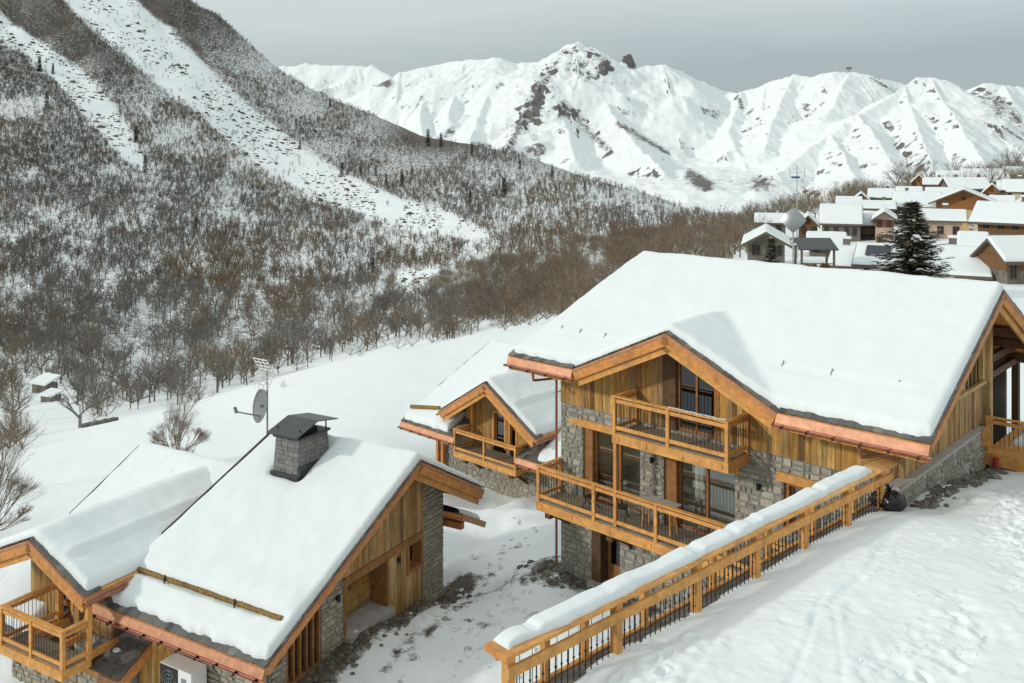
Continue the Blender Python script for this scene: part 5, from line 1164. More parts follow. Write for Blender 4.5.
def instances(name, pts, variants, mats, kind='stuff'):
    Vs = []
    for k, (px, d, h) in enumerate(pts):
        X = (px-CX)/F*d; z = ground(X, d); q = variants[k % len(variants)]; a = random.uniform(0, 6.283); c, s = math.cos(a)*h, math.sin(a)*h
        w = random.uniform(.8, 1.25); x = q[..., 0]*w; y = q[..., 1]*w
        Vs.append(np.stack([x*c-y*s+X, x*s+y*c+d, q[..., 2]*h+z], -1))
    Qs = np.concatenate(Vs).reshape(-1, 4, 3)
    return tag(link(name, quads_mesh(name, Qs, []), mats), kind=kind)
P1 = scatter(150000, (-60, 770, -20, 430), dens_left, 7.3, 118, 1600, 7.0)
big_ = [p for p in P1 if p[1] < 420]; sml = [p for p in P1 if p[1] >= 420]
def brownish(p):     # the alder and hazel thickets are browner than the grey ash woods between them
    py = HY+(H-ground((p[0]-CX)/F*p[1], p[1]))/p[1]*F
    return vnoise(np.float64(p[0]/70), np.float64(py/38), 330)+.6*vnoise(np.float64(p[0]/21), np.float64(py/14), 331)+(.8 if p[0] > 470 and p[1] < 420 else 0)+(.25 if 230 < py < 290 else -.12)+random.gauss(0, .15) > .12
for sel, vv in ((big_, nearv), (sml, farv)):
    k_ = [brownish(p) for p in sel]
    instances('woodland', [p for p, b_ in zip(sel, k_) if not b_], vv, M['far_twig']); instances('woodland', [p for p, b_ in zip(sel, k_) if b_], vv, M['far_brown'])
# boulders of the scree chutes
rk_ = []
qx = rng.uniform(-20, 500, 16000); qy = rng.uniform(-5, 305, 16000); okk = (in_poly(qx, qy, TAL1) | in_poly(qx, qy, TAL2) | in_poly(qx, qy, TAL3)) & (fbm(qx/26, qy/18, 3, 360) > -.12)
m = MB()
for px, py in list(zip(qx[okk], qy[okk]))[:2600]:
    d = hit(px, py)
    if d is None: continue
    q = min(2.6, .45*math.exp(abs(random.gauss(0, .75))))*(.6+d/1400); X = (px-CX)/F*d; m.stone((X, d, ground(X, d)+q*.1), (q*random.uniform(.7, 1.4), q*random.uniform(.7, 1.3), q*random.uniform(.4, .7)))
tag(link('scree_boulders', mesh_of('scree_boulders', m), M['rock']), kind='stuff')
# low scrub under the nearest trees
shrubv = [dome_tree(160+i, (4, 3), rad=.6, w0=.016, mains=8, fork=.04) for i in range(5)]
P2 = scatter(4500, (-40, 520, 255, 425), lambda px, py, d: np.where(in_poly(px, py, TAL3), .03, .9), 3.8, 118, 340, 6)
P2 += scatter(24000, (430, 770, 195, 345), lambda px, py, d: np.clip(.55+1.3*fbm(px/24, py/13, 3, 371), .08, 1), 3.0, 122, 420, 7)
P2 += scatter(9000, (742, 1060, 160, 236), lambda px, py, d: .9+0*px, 7.0, 270, 460, 8)
P2 += scatter(2600, (-58, 24, 380, 452), lambda px, py, d: .9+0*px, 4.2, 88, 124, 9)
instances('undergrowth', P2, shrubv, M['far_brown'])
# ---- trees one can tell apart
midv = [dome_tree(200+i, (5, 4, 3), rad=(.30, .38, .46)[i % 3], w0=.014, mains=8, fork=(.14, .30, .4)[i % 3]) for i in range(6)]
mid_me = [quads_mesh('bare_tree', q, [M['far_twig'] if i % 2 else M['far_brown']]) for i, q in enumerate(midv)]
brn_me = [quads_mesh('bare_tree', q, [M['far_brown']]) for q in midv[:4]]
def place_trees(pts, meshes, label, group, name='bare_tree'):
    for k, (px, d, h) in enumerate(pts):
        X = (px-CX)/F*d; o = bpy.data.objects.new(name, meshes[k % len(meshes)]); COL.objects.link(o)
        o.location = (X, d, ground(X, d)); w = h*random.uniform(.85, 1.15); o.scale = (w, w, h); o.rotation_euler = (0, 0, random.uniform(0, 6.28)); tag(o, label, 'tree', group)
P3_ = scatter(60000, (-40, 500, 285, 415), lambda px, py, d: np.where(in_poly(px, py, TAL3), 0., 1.), 7.2, 122, 330, 6, 165)
place_trees(P3_, mid_me, 'leafless grey brown tree in the valley wood below the far edge of the meadow', 'bare trees in the valley wood')
P4_ = scatter(60000, (455, 745, 215, 340), lambda px, py, d: 1.0+0*px, 4.6, 126, 330, 6, 105)
place_trees(P4_, brn_me, 'leafless brown tree on the bushy slope behind the ridge of the largest chalet', 'bare trees on the slope behind the largest chalet')
# ---- the leafless trees close by
def near_tree(name, px, py, d, h, seed, label, rad, kids=(7, 6, 5, 3), mains=12):
    p = at(px, py, d); X, Y = p.x, p.y
    t = thing(name, label, 'tree', (X, Y, ground(X, Y)), random.random())
    Q = dome_tree(seed, kids, h, rad, .010, mains, .10, .36, True); k = 3
    link('trunk', quads_mesh('trunk', Q[:k], []), M['bark'], t); link('crown', quads_mesh('crown', Q[k:], []), M['twig'], t); return t
near_tree('bare_tree', 178, 466, 62, 4.9, 311, 'rounded leafless brown tree on the snowy meadow just above the roof ridge at the left', .40)
near_tree('bare_tree', -10, 556, 48, 5.2, 323, 'leafless tree with dense fine twigs at the left edge beside the meadow', .42)
for k, (px, py, d, h, lab) in enumerate(((212, 556*0+372, 108, 1.0, 'tiny snow dusted bush on the meadow, leftmost of the far edge bushes'), (283, 388, 96, .8, 'small dead bush on the meadow right of the television aerial'), (398, 352, 110, 2.2, 'brown bush on the meadow rim below the open snow patch'),
      (412, 346, 112, 2.6, 'taller brown bush on the meadow rim beside a snow drift'), (432, 338, 113, 2.0, 'brown bush where the meadow rim meets the bushy slope'), (505, 326, 117, 2.4, 'bush at the meadow edge left of the largest chalet roof'), (360, 358, 109, 1.0, 'low twiggy bush alone on the meadow rim'))):
    p = at(px, py, d); o = link('bush', quads_mesh('bush', dome_tree(400+k, (5, 4), h, .6, .014, 9, .03), []), M['twig']); o.location = (p.x, p.y, ground(p.x, p.y)); tag(o, lab, 'bush')
# ---- conifers
def spruce_parts(seed, H_, whorls, fan, rad=.30, snow=.07, card=.10, vis=0):
    rd = random.Random(seed); Q = []; mi = []
    for i in range(whorls):
        f = vis+(1-vis)*(i+rd.random()*.6)/whorls; z = H_*(.05+.93*f); Lb = H_*rad*(1-f)**.85*rd.uniform(.72, 1.15)+.012*H_
        k = fan+rd.randint(-1, 1)
        for j in range(k):
            a = 2*math.pi*(j+rd.random()*.7)/k+i*.7; L1 = Lb*rd.uniform(.6, 1.1); d = Vector((math.cos(a), math.sin(a), rd.uniform(-.25, .12))).normalized(); s = Vector((-math.sin(a), math.cos(a), 0))
            cl0 = H_*.055*card; n = max(3, int(L1/(cl0*.75)))
            for q in range(n):
                g = (q+.6)/n; c = Vector((0, 0, z))+d*L1*g+Vector((0, 0, .22*L1*(g*g-.3*g)))
                for sd in (-1, 1, 0):
                    cl = cl0*rd.uniform(.7, 1.4)*(1.15-.5*g); dirv = (d*rd.uniform(.5, 1)+s*sd*rd.uniform(.6, 1.1)+Vector((0, 0, rd.uniform(-.35, .25)))).normalized(); wv = dirv.cross(Vector((rd.uniform(-.4, .4), rd.uniform(-.4, .4), 1))).normalized()*cl*.30
                    Q.append((c-wv, c+wv, c+dirv*cl*1.5+wv*.35, c+dirv*cl*1.5-wv*.35)); mi.append(0)
                if rd.random() < snow*(.5+g):
                    w = s*cl0*.4*rd.uniform(.7, 1.5); l = d*cl0*.7*rd.uniform(.7, 1.5); u = Vector((0, 0, .008*H_)); Q.append((c-w-l+u, c+w-l+u, c+w+l+u, c-w+l+u)); mi.append(1)
    return np.array([[tuple(p) for p in q] for q in Q]), mi
def spruce(px, py, d, H_, seed, label, whorls=40, fan=9, rad=.30, snow=.2, card=.8, base=None):
    p = at(px, py, d); zb = ground(p.x, p.y) if base is None else base; top = p.z
    if H_ is None: H_ = top-zb
    t = thing('spruce', label, 'tree', (p.x, p.y, zb)); m = MB(); m.tube((0, 0, -.3), (0, 0, H_), .018*H_, .003*H_, 7); link('trunk', mesh_of('trunk', m), M['bark'], t)
    Q, mi = spruce_parts(seed, H_, whorls, fan, rad, snow, card); link('crown', quads_mesh('crown', Q, [], mi), [M['needle'], M['snow']], t); return t
spruce(912, 199, 74, None, 5, 'tall snow dusted dark spruce rising behind the roof ridge of the largest chalet', 40, 10, .52, .34, .85)
spruce(771, 236, 92, None, 6, 'small greenish spruce in front of the low stone house left of the diamond panel', 22, 8, .34, .10, 1.0)
spruce(1003, 189, 190, None, 8, 'dark spruce among the upper village roofs near the right edge', 18, 8, .30, .1, 1.2)
Qf, mf = spruce_parts(9, 1.0, 20, 8, .17, .03, 1.0); fir_me = quads_mesh('spruce', Qf, [M['needle_far'], M['snow']], mf)
for k, (px, py, hp_) in enumerate(((39.5, 72, 14), (53, 77, 10), (47, 108, 16), (136, 142, 15), (145, 173, 16), (342, 101, 12), (361, 105, 9), (376, 111, 10), (428, 146, 15), (441, 147, 12), (402, 187, 15), (386, 187, 11), (412, 130, 8), (472, 155, 12), (504, 198, 18), (373, 274, 14), (520, 170, 9), (552, 178, 10), (470, 205, 12), (300, 150, 9), (196, 231, 12), (330, 108, 8), (585, 192, 10), (610, 198, 9))):
    d = hit(px, py) or 900; X = (px-CX)/F*d; o = bpy.data.objects.new('spruce', fir_me); COL.objects.link(o); h = hp_/F*d*1.15; o.location = (X, d, ground(X, d)-.3); o.scale = (h, h, h); o.rotation_euler = (0, 0, k*1.7)
    tag(o, 'small dark conifer standing out among the bare trees of the opposite mountainside', 'tree', 'dark conifers on the opposite mountainside')

# ================================================================== THE VILLAGE
def village_house(label, x0, x1, pb, pe, pr, d, depth, ridge='x', wall='stone_far', upper=None, split=.5, yaw=0, ov=.5, nwin=3, snow=True, shut=None, chim=False, floors=1, name='village_house', balcony=False, T=.26):
    pc = at((x0+x1)/2, pb, d); w = (x1-x0)/F*d; hb = (pb-pe)/F*d; rise = (pe-pr)/F*(d+(depth/2 if ridge == 'x' else 0))+( 0 if ridge != 'x' else -(depth/2)*(pe-HY)/F*0)
    if ridge == 'x': rise = max(.5, (H-(pr-HY)/F*(d+depth/2))-pc.z-hb)
    t = thing(name, label, 'house', (pc.x, pc.y, pc.z), R(yaw)-math.atan2((x0+x1)/2-CX, F), 'houses of the village')
    mk = lambda m, n, mat, par=None: link(n, mesh_of(n, m), mat, par or t)
    hw = w/2; hsplit = hb*split if upper else hb
    m = MB(); m.box(-hw, hw, 0, depth, -4, hsplit); mk(m, 'wall', M[wall] if isinstance(wall, str) else wall)
    if upper: m = MB(); m.box(-hw-.06, hw+.06, -.06, depth+.06, hsplit, hb); mk(m, 'upper_wall', M[upper] if isinstance(upper, str) else upper)
    um = (M[upper] if isinstance(upper, str) else upper) if upper else (M[wall] if isinstance(wall, str) else wall)
    m = MB()
    if ridge == 'x':
        for x in (-hw, hw-.2): m = MB(); m.prism([(x, .02, hb), (x, depth-.02, hb), (x, depth/2, hb+rise-.12)], (.2, 0, 0)); mk(m, 'gable', um)
    else:
        for y in (0, depth-.2): m = MB(); m.prism([(-hw, y, hb), (hw, y, hb), (0, y, hb+rise-.12)], (0, .2, 0)); mk(m, 'gable', um)
    # roof
    k = rise/(depth/2 if ridge == 'x' else hw); m = MB(); sn = MB()
    def quad_slab(mb, a, b, c, e, th): mb.add([a, b, c, e]+[(p[0], p[1], p[2]-th) for p in (a, b, c, e)], [(0, 1, 2, 3), (7, 6, 5, 4), (0, 4, 5, 1), (1, 5, 6, 2), (2, 6, 7, 3), (3, 7, 4, 0)])
    if ridge == 'x':
        for sgn in (-1, 1):
            ye = depth/2+sgn*(depth/2+ov); ze = hb-k*ov
            quad_slab(m, (-hw-ov, ye, ze), (hw+ov, ye, ze), (hw+ov, depth/2, hb+rise), (-hw-ov, depth/2, hb+rise), .26)
    else:
        for sgn in (-1, 1):
            xe = sgn*(hw+ov); ze = hb-k*ov
            quad_slab(m, (xe, -ov*1.3, ze), (xe, depth+ov, ze), (0, depth+ov, hb+rise), (0, -ov*1.3, hb+rise), .3)
    rf = mk(m, 'roof', M['wood_far'][2])
    if snow:
        if ridge == 'x': a = np.linspace(-hw-ov+.06, hw+ov-.06, 26); b = np.linspace(-ov+.1, depth+ov-.1, 21)
        else: a = np.linspace(-hw-ov+.08, hw+ov-.08, 23); b = np.linspace(-ov*1.3+.06, depth+ov-.06, 21)
        # denser rims
        a = np.unique(np.concatenate([a, a[0]+np.array([.05, .15, .3]), a[-1]-np.array([.05, .15, .3])])); b = np.unique(np.concatenate([b, b[0]+np.array([.05, .15, .3]), b[-1]-np.array([.05, .15, .3])]))
        S_, T_ = np.meshgrid(a, b, indexing='ij'); rr = hb+rise-k*(np.abs(T_-depth/2) if ridge == 'x' else np.abs(S_))
        e = np.minimum(np.minimum(S_-a[0], a[-1]-S_), np.minimum(T_-b[0], b[-1]-T_)); th = edge_profile(e, T, .3)*(1+.2*fbm(S_*.6+pc.x, T_*.6, 3, 7))
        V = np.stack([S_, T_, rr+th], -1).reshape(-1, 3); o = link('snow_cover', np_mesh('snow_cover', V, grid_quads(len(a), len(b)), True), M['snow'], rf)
    # openings
    for fl in range(floors):
        fh = hb/floors
        for i in range(nwin):
            x = -hw+w*(i+.5)/nwin+random.uniform(-.1, .1)*w/nwin; z0 = fh*fl+fh*.32; z1 = z0+min(1.25, fh*.48); ww = min(.85, w/nwin*.4)
            m = MB(); m.box(x-ww/2-.07, x+ww/2+.07, -.09, .02, z0-.07, z0); m.box(x-ww/2-.07, x+ww/2+.07, -.09, .02, z1, z1+.07); m.box(x-ww/2-.07, x-ww/2, -.09, .02, z0, z1); m.box(x+ww/2, x+ww/2+.07, -.09, .02, z0, z1); m.box(x-.03, x+.03, -.075, 0, z0, z1)
            wn = mk(m, 'window', M['wood_far'][2]); m = MB(); m.box(x-ww/2, x+ww/2, -.07, -.065, z0, z1); mk(m, 'pane', M['dark'], wn)
            if shut:
                for sg in (-1, 1):
                    m = MB(); xx = x+sg*(ww/2+.07+ww*.27); m.box(xx-ww*.25, xx+ww*.25, -.13, -.09, z0-.03, z1+.03); mk(m, 'shutter', M[shut], wn)
    if ridge == 'y' and rise > 1.2:
        m = MB(); m.box(-.3, .3, -.12, 0, hb-.05, hb+.6); wn = mk(m, 'window', M['wood_far'][0]); m = MB(); m.box(-.22, .22, -.13, -.12, hb+.02, hb+.53); mk(m, 'pane', M['dark'], wn)
    if balcony:
        m = MB(); zb_ = hb*.5; m.box(-hw*.9, hw*.9, -1.1, 0, zb_-.12, zb_); m.box(-hw*.9, hw*.9, -1.1, -1.04, zb_+.75, zb_+.85)
        for i in range(15): x = -hw*.9+.03+(hw*1.8-.06)*i/14; m.box(x-.05, x+.05, -1.09, -1.05, zb_, zb_+.75)
        mk(m, 'balcony', M['wood_far'][2])
    if chim:
        m = MB(); cx = random.uniform(-.5, .5)*hw; m.box(cx-.35, cx+.35, depth*.55, depth*.55+.6, hb+rise*.5, hb+rise+.9); c_ = mk(m, 'chimney', M['stone_far'], rf); m = MB(); m.box(cx-.45, cx+.45, depth*.55-.1, depth*.55+.7, hb+rise+.9, hb+rise+1.15); mk(m, 'cap', M['snow'], c_)
    return t
W0, W1, W2 = M['wood_far']
VH = village_house
VH('long low stone house with a plain snowy roof, directly right of the diamond panel', 823, 859, 241, 222, 205, 150, 8, nwin=4, chim=False)
VH('lower stone house with a timber gallery, attached to the long stone house', 860, 875, 242, 224, 212, 152, 7, wall='stone_far', upper=W2, split=.45, nwin=2, balcony=True)
VH('narrow pink house with red brown shutters and a gable facing the spruce', 876, 893, 247, 217, 211, 144, 9, 'y', 'p_pink', nwin=2, floors=2, shut='shutter', ov=.7)
VH('wide pink house with a snowy roof just right of the tall spruce', 920, 960, 241, 219, 210, 147, 8, 'x', 'p_pink', nwin=3, ov=.8, chim=True)
VH('large chalet with an orange timber gable over ochre walls', 939, 988, 226, 200, 189, 175, 12, 'y', 'p_yellow', upper=W1, split=.62, nwin=3, floors=1, ov=1.4)
VH('small ochre gabled porch house in front of the orange timber gable', 948, 968, 233, 222, 214, 165, 5, 'y', 'p_yellow', nwin=1, ov=.7)
VH('stone house with brown timber front and a broad snowy roof at the right edge', 981, 1034, 249, 219, 203, 118, 8, 'x', 'stone_far', upper=W0, split=.5, nwin=4, floors=2, yaw=-10, ov=1.1, chim=True)
VH('stone chalet with a red brown timber gable low at the right edge', 1006, 1052, 288, 257, 238, 85, 4.5, 'x', 'stone_far', upper=W0, split=.55, nwin=3, yaw=34, ov=.6)
VH('grey timber barn with a wide snowy roof left of the orange gabled chalet', 896, 938, 216, 206, 192, 190, 11, 'x', W2, nwin=2, chim=True)
VH('stone house with a chimney and snowy roof above the orange gabled chalet', 952, 990, 198, 188, 178, 235, 10, 'x', 'stone_far', nwin=3, chim=True, yaw=18)
VH('little brown house under a hipped snow roof in the upper village', 925, 947, 191, 184, 178, 260, 8, 'x', W0, nwin=2, chim=True)
VH('cream house with a snowy roof at the right edge of the upper village', 1006, 1044, 208, 191, 180, 210, 9, 'x', 'p_cream', nwin=3, floors=2, chim=True)
VH('small dark red timber chalet at the left end of the upper village row', 854, 868, 206, 199, 193, 228, 8, 'y', W0, nwin=1)
VH('brown timber chalet with a chimney next to the small dark red one', 870, 893, 204, 197, 189, 236, 9, 'x', W0, nwin=2, chim=True)
VH('long snow roofed barn behind the pink gabled house', 858, 893, 214, 208, 201, 186, 10, 'x', W2, nwin=2, chim=True)
VH('big snowy roofed house in the topmost row of the village, left of its neighbours', 964, 1000, 184, 177, 169, 300, 12, 'x', W2, nwin=3, chim=True)
VH('brown timber house in the topmost row of the village, middle of the row', 986, 1010, 188, 181, 173, 285, 10, 'x', W0, nwin=2, yaw=15)
VH('house with a snowy roof in the topmost row at the right edge', 1006, 1044, 181, 174, 167, 310, 11, 'x', 'p_cream', nwin=3)
VH('stone house with a snowy roof peeping out left of the diamond panel', 757, 785, 237, 222, 214, 165, 8, 'x', 'stone_far', nwin=2)
VH('brown timber house with its gable right of the diamond panel pole', 799, 817, 238, 224, 215, 163, 8, 'y', W0, nwin=2)
VH('low stone house with a flat snowy gable beside the small greenish spruce', 748, 784, 262, 241, 231, 105, 8, 'y', 'stone_far', nwin=2, ov=.8)
VH('snow covered roof below the long stone house, left of the dark framed roof', 810, 843, 255, 247, 233, 122, 8, 'x', 'stone_far', nwin=2)
VH('low house with a smooth snowy roof behind the open shelter', 832, 856, 274, 264, 247, 95, 7, 'x', 'stone_far', nwin=2, yaw=-8, chim=True)
sol = VH('low house with a dark solar panel on its snowy roof left of the spruce', 858, 889, 275, 263, 245, 92, 7, 'x', 'stone_far', nwin=2, yaw=-6)
VH('timber house with a large smooth snowy roof right of the tall spruce', 938, 984, 286, 273, 247, 88, 9, 'x', W2, nwin=3, chim=True)
VH('small house with a ribbed snowy roof between the large smooth roof and the right edge', 988, 1001, 278, 266, 247, 94, 7, 'x', W0, nwin=1)
VH('small snowy roof squeezed below the pink house and the brown fronted stone house', 962, 984, 252, 245, 233, 112, 6, 'x', 'stone_far', nwin=2)
VH('dark timber barn under snow behind the stone house at the right edge', 992, 1012, 216, 206, 196, 185, 8, 'x', W0, nwin=2)
VH('small stone barn under snow between the upper brown chalets and the grey barn', 898, 920, 200, 194, 187, 245, 8, 'x', 'stone_far', nwin=2)
for args in (('long ochre house under snow stepping up behind the grey barn', 928, 952, 206, 197, 188, 215, 9, 'x', 'p_yellow', None),
    ('narrow wooden chalet with its gable between two roofs of the upper village', 912, 926, 188, 182, 175, 275, 8, 'y', W1, None),
    ('stone house with a wide snowy roof high at the right edge, below the top row', 1000, 1030, 198, 189, 181, 245, 9, 'x', 'stone_far', W0),
    ('wooden chalet gable high in the village near the small dark spruce', 984, 1000, 200, 192, 184, 225, 8, 'y', W1, None),
    ('low snowy roof at the left end of the topmost village row', 938, 962, 182, 177, 171, 310, 10, 'x', 'p_cream', None),
    ('brown house with a snowy roof behind the long stone house', 838, 860, 210, 204, 197, 215, 9, 'x', W0, None),
    ('cream house with its gable at the right edge behind the brown fronted house', 1010, 1034, 222, 210, 200, 160, 8, 'y', 'p_cream', W2)):
    VH(*args[:10], upper=args[10], nwin=2)
# solar panel as a part of its house
dd = 7; m = MB(); hbz = (275-263)/F*92; rs = max(.5, (H-(245-HY)/F*95.5)-at(873, 275, 92).z-hbz); k_ = rs/3.5
m.prism([(-.9, .7, hbz+.7*k_+.42), (1.5, .7, hbz+.7*k_+.42), (1.5, 2.6, hbz+2.6*k_+.42), (-.9, 2.6, hbz+2.6*k_+.42)], (0, 0, .06)); link('solar_panel', mesh_of('solar_panel', m), M['solar'], sol)
# open shelter with a dark roof
p = at(815, 272, 90); sh = thing('shelter', 'open timber shelter with a dark sheet metal roof behind the ridge of the largest chalet', 'shelter', p, R(-6))
m = MB(); m.prism([(-1.9, -1.3, 2.3), (2.0, -1.3, 2.3), (1.7, .9, 3.25), (-1.7, .9, 3.25)], (0, 0, .1)); m.prism([(-1.7, .9, 3.25), (1.7, .9, 3.25), (1.9, 2.4, 2.6), (-1.8, 2.4, 2.6)], (0, 0, .1)); link('roof', mesh_of('roof', m), M['sheet_dark'], sh)
for x in (-1.5, 1.6):
    for y in (-1, 2): m = MB(); m.box(x-.1, x+.1, y-.1, y+.1, -1, 2.5); link('post', mesh_of('post', m), W2, sh)
m = MB(); m.box(-1.5, 1.6, -1.0, -.9, .3, .5); m.box(-1.5, 1.6, -1.0, -.9, .9, 1.0); link('rail', mesh_of('rail', m), W2, sh)
m = MB(); [m.stone((random.uniform(-1.4, 1.4), random.uniform(0, 1.5), .5), (.5, .4, .3)) for _ in range(7)]; link('woodpile', mesh_of('woodpile', m), W0, sh)
# diamond panel on its pole
p = at(793.5, 220, 60); gz = ground(p.x, p.y)
dp = thing('panel_sign', 'shiny grey diamond shaped metal panel on a tall pole, catching the sun', 'panel', (p.x, p.y, gz), 0)
m = MB(); m.tube((0, .08, 0), (0, .08, p.z-gz+.3), .055, .05, 8); link('pole', mesh_of('pole', m), M['galv'], dp)
sun_dir = Vector((-.84, -.34, .43)).normalized(); nrm = (sun_dir+Vector((-p.x, -p.y, H-p.z)).normalized()).normalized()
n_ = Vector((nrm.x*.6, nrm.y, nrm.z*.6)).normalized(); s = Vector((0, 0, 1)).cross(n_).normalized(); u = n_.cross(s); c = Vector((0, 0, p.z-gz))
V = []; Q = []; K = 14
for i in range(K+1):
    for j in range(K+1):
        a, b = i/K*2-1, j/K*2-1; q = max(abs(a), abs(b)); l = math.hypot(a, b)
        f = 1 if l < 1e-6 else 1-.10*max(0, l-1)**1*2.0/.8*.9
        x = (a+b)*.5*f*1.0; y = (a-b)*.5*f*1.0; V.append(c+s*x*.92+u*y*.95+n_*(.16*(1-(x*x+y*y)))-n_*.02)
Q = grid_quads(K+1, K+1); Vb = [v-n_*.04 for v in V]
me = np_mesh('panel', np.array([tuple(v) for v in V+Vb]), np.concatenate([Q, Q[:, ::-1]+len(V)]), True); link('panel', me, mat_metal('brushed_panel', (.34, .35, .35), .28, .85, .06, 2), dp)
# thin mast with a blue unit
p = at(797, 166, 118); gz = ground(p.x, p.y); ms = thing('mast', 'thin grey mast with cross arms and a small blue unit above the village edge', 'mast', (p.x, p.y, gz)); hh_ = p.z-gz
m = MB(); m.tube((0, 0, 0), (0, 0, hh_), .09, .05, 6); link('pole', mesh_of('pole', m), M['galv'], ms)
m = MB(); m.beam((-1.0, 0, hh_-1.0), (1.0, 0, hh_-.7), .05, .05); m.tube((-1, 0, hh_-1.7), (-1, 0, hh_-.3), .03); m.tube((1, 0, hh_-1.5), (1, 0, hh_-.1), .03); m.beam((-.5, 0, hh_-.4), (.5, 0, hh_-.4), .04, .04); link('cross_arm', mesh_of('cross_arm', m), M['galv'], ms)
m = MB(); m.box(-.7, .3, -.25, .25, hh_-1.6, hh_-1.35); link('blue_unit', mesh_of('blue_unit', m), M['blue'], ms)
# the hut and the low wall down by the stream
p = at(45, 392, 205); ht = thing('hut', 'small stone hut with a snowy roof at the foot of the wooded slope', 'hut', (p.x, p.y, ground(p.x, p.y)), R(-25))
m = MB(); m.box(-2.2, 2.2, -1.6, 1.6, -1, 2.0); link('wall', mesh_of('wall', m), M['stone_far'], ht)
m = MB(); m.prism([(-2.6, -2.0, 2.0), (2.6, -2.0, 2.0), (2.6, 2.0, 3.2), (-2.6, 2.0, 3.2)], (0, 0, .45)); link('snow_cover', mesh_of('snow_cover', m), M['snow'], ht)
m = MB(); m.box(-.5, .5, -1.65, -1.58, 0, 1.5); link('door', mesh_of('door', m), W2, ht)
p = at(51, 402, 188); ht = thing('shed', 'lower stone shed just in front of the small stone hut', 'shed', (p.x, p.y, ground(p.x, p.y)), R(-25)); m = MB(); m.box(-1.6, 1.6, -1.2, 1.2, -1, 1.3); link('wall', mesh_of('wall', m), M['stone_far'], ht)
m = MB(); m.prism([(-1.9, -1.5, 1.3), (1.9, -1.5, 1.3), (1.9, 1.5, 1.9), (-1.9, 1.5, 1.9)], (0, 0, .35)); link('snow_cover', mesh_of('snow_cover', m), M['snow'], ht)
p0 = at(84, 410, 112); p1 = at(116, 404, 118); m = MB()
for i in range(12):
    q = p0.lerp(p1, i/11); z = ground(q.x, q.y); m.box(q.x-.22, q.x+.26, q.y-.2, q.y+.2, z-.3, z+.55+random.uniform(-.05, .05))
one('low_wall', m, M['stone_far'], tuple(p0), 'low stone wall at the far foot of the meadow, right of the hut', 'wall')
# bare trees in and around the village
for k, (px, py, d, h) in enumerate(((735, 250, 150, 8), (722, 240, 200, 9), (806, 210, 230, 9), (815, 205, 250, 9), (842, 198, 280, 10), (850, 196, 290, 9), (836, 200, 270, 8), (897, 186, 320, 12), (908, 184, 320, 12), (915, 186, 330, 10), (766, 228, 190, 8), (775, 220, 220, 8), (787, 216, 230, 9), (1016, 168, 380, 14), (1008, 172, 380, 12), (931, 182, 330, 11), (861, 196, 300, 9), (750, 236, 180, 8), (710, 236, 210, 8), (955, 176, 360, 12))):
    X = (px-CX)/F*d; o = bpy.data.objects.new('bare_tree', mid_me[k % 6]); COL.objects.link(o); o.location = (X, d, ground(X, d)); o.scale = (h*1.15, h*1.15, h); o.rotation_euler = (0, 0, k*2.1); tag(o, 'leafless tree among or just behind the village houses', 'tree', 'bare trees around the village')

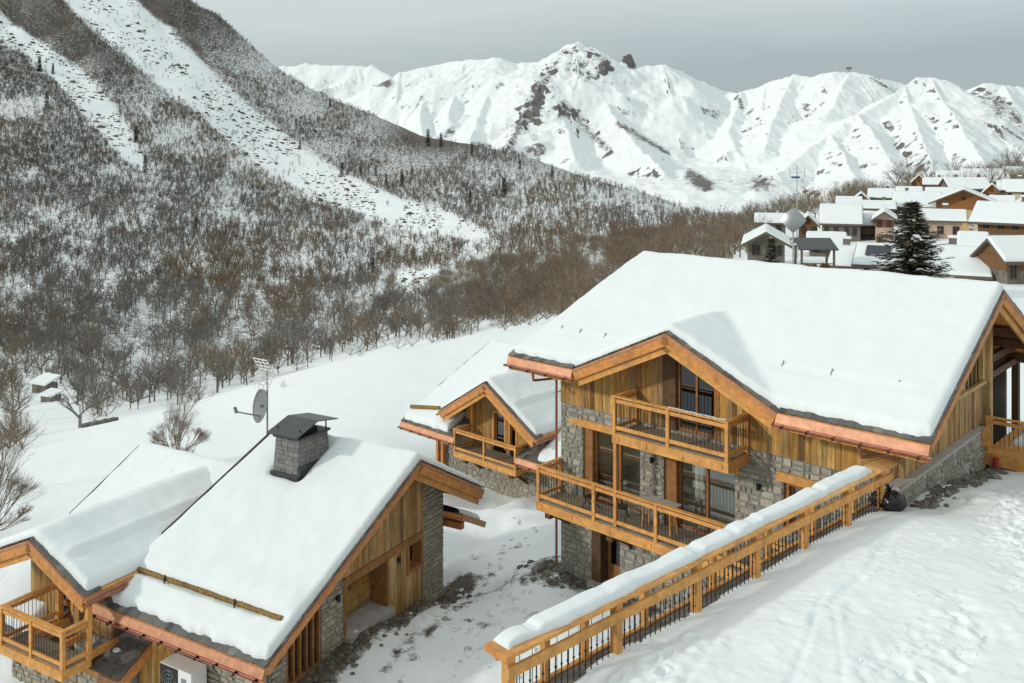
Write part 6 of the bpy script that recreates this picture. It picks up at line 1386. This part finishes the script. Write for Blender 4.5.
# ================================================================== LIGHT, SKY, CAMERA
SUN_EL = 22; sd = Vector((-.96, -.28, 0)).normalized()*math.cos(R(SUN_EL)); sd.z = math.sin(R(SUN_EL))
sl = bpy.data.lights.new('sun', 'SUN'); sl.energy = 2.1; sl.angle = R(4); sl.color = (1, .95, .87)
so = bpy.data.objects.new('sun', sl); COL.objects.link(so); so.rotation_euler = (-sd).to_track_quat('-Z', 'Y').to_euler()
wd = bpy.data.worlds.new('World'); SC.world = wd; wd.use_nodes = True; nt = wd.node_tree
bg = nt.nodes['Background']; sky = nt.nodes.new('ShaderNodeTexSky'); sky.sky_type = 'NISHITA'; sky.sun_disc = False; sky.sun_elevation = R(SUN_EL); sky.sun_rotation = math.atan2(sd.x, sd.y); sky.altitude = 1400
tc = N(nt, 'ShaderNodeTexCoord'); sp = N(nt, 'ShaderNodeSeparateXYZ'); L(nt, tc, 'Generated', sp, 0)
mp = N(nt, 'ShaderNodeMapping'); mp.inputs['Scale'].default_value = (2.2, 2.2, 14); L(nt, tc, 'Generated', mp, 0)
ns = N(nt, 'ShaderNodeTexNoise', i_Scale=1.3, i_Detail=5.0, i_Roughness=.5); L(nt, mp, 0, ns, 0)
ad = N(nt, 'ShaderNodeMath', operation='MULTIPLY_ADD'); ad.inputs[1].default_value = .06; L(nt, ns, 0, ad, 0); L(nt, sp, 'Z', ad, 2)
ax = N(nt, 'ShaderNodeMath', operation='MULTIPLY_ADD'); ax.inputs[1].default_value = -.06; L(nt, sp, 'X', ax, 0); L(nt, ad, 0, ax, 2)
cr = ramp(nt, [(.0, (.45, .515, .535)), (.105, (.48, .545, .565)), (.19, (.76, .83, .825)), (.42, (.82, .90, .89)), (.8, (1.05, 1.14, 1.13))]); L(nt, ax, 0, cr, 0)
sm = N(nt, 'ShaderNodeMix', data_type='RGBA', blend_type='MIX'); sm.inputs[0].default_value = .12
sc_ = N(nt, 'ShaderNodeMix', data_type='RGBA', blend_type='MULTIPLY'); sc_.inputs[0].default_value = 1; sc_.inputs[7].default_value = (.10, .10, .10, 1); L(nt, sky, 0, sc_, 6)
L(nt, cr, 0, sm, 6); L(nt, sc_, 2, sm, 7); L(nt, sm, 2, bg, 'Color'); bg.inputs['Strength'].default_value = 1.08
cam = bpy.data.cameras.new('camera'); co = bpy.data.objects.new('camera', cam); COL.objects.link(co)
co.location = (0, 0, H); co.rotation_euler = (R(90), 0, 0); cam.sensor_width = 36; cam.lens = 36*F/1024; cam.shift_y = -(341.5-HY)/1024; cam.clip_start = .1; cam.clip_end = 20000; SC.camera = co
SC.view_settings.view_transform = 'Standard'; SC.view_settings.look = 'None'; SC.view_settings.gamma = 1; SC.view_settings.exposure = -0.30
SC.cycles.max_bounces = 7; SC.cycles.transparent_max_bounces = 12; SC.cycles.diffuse_bounces = 4
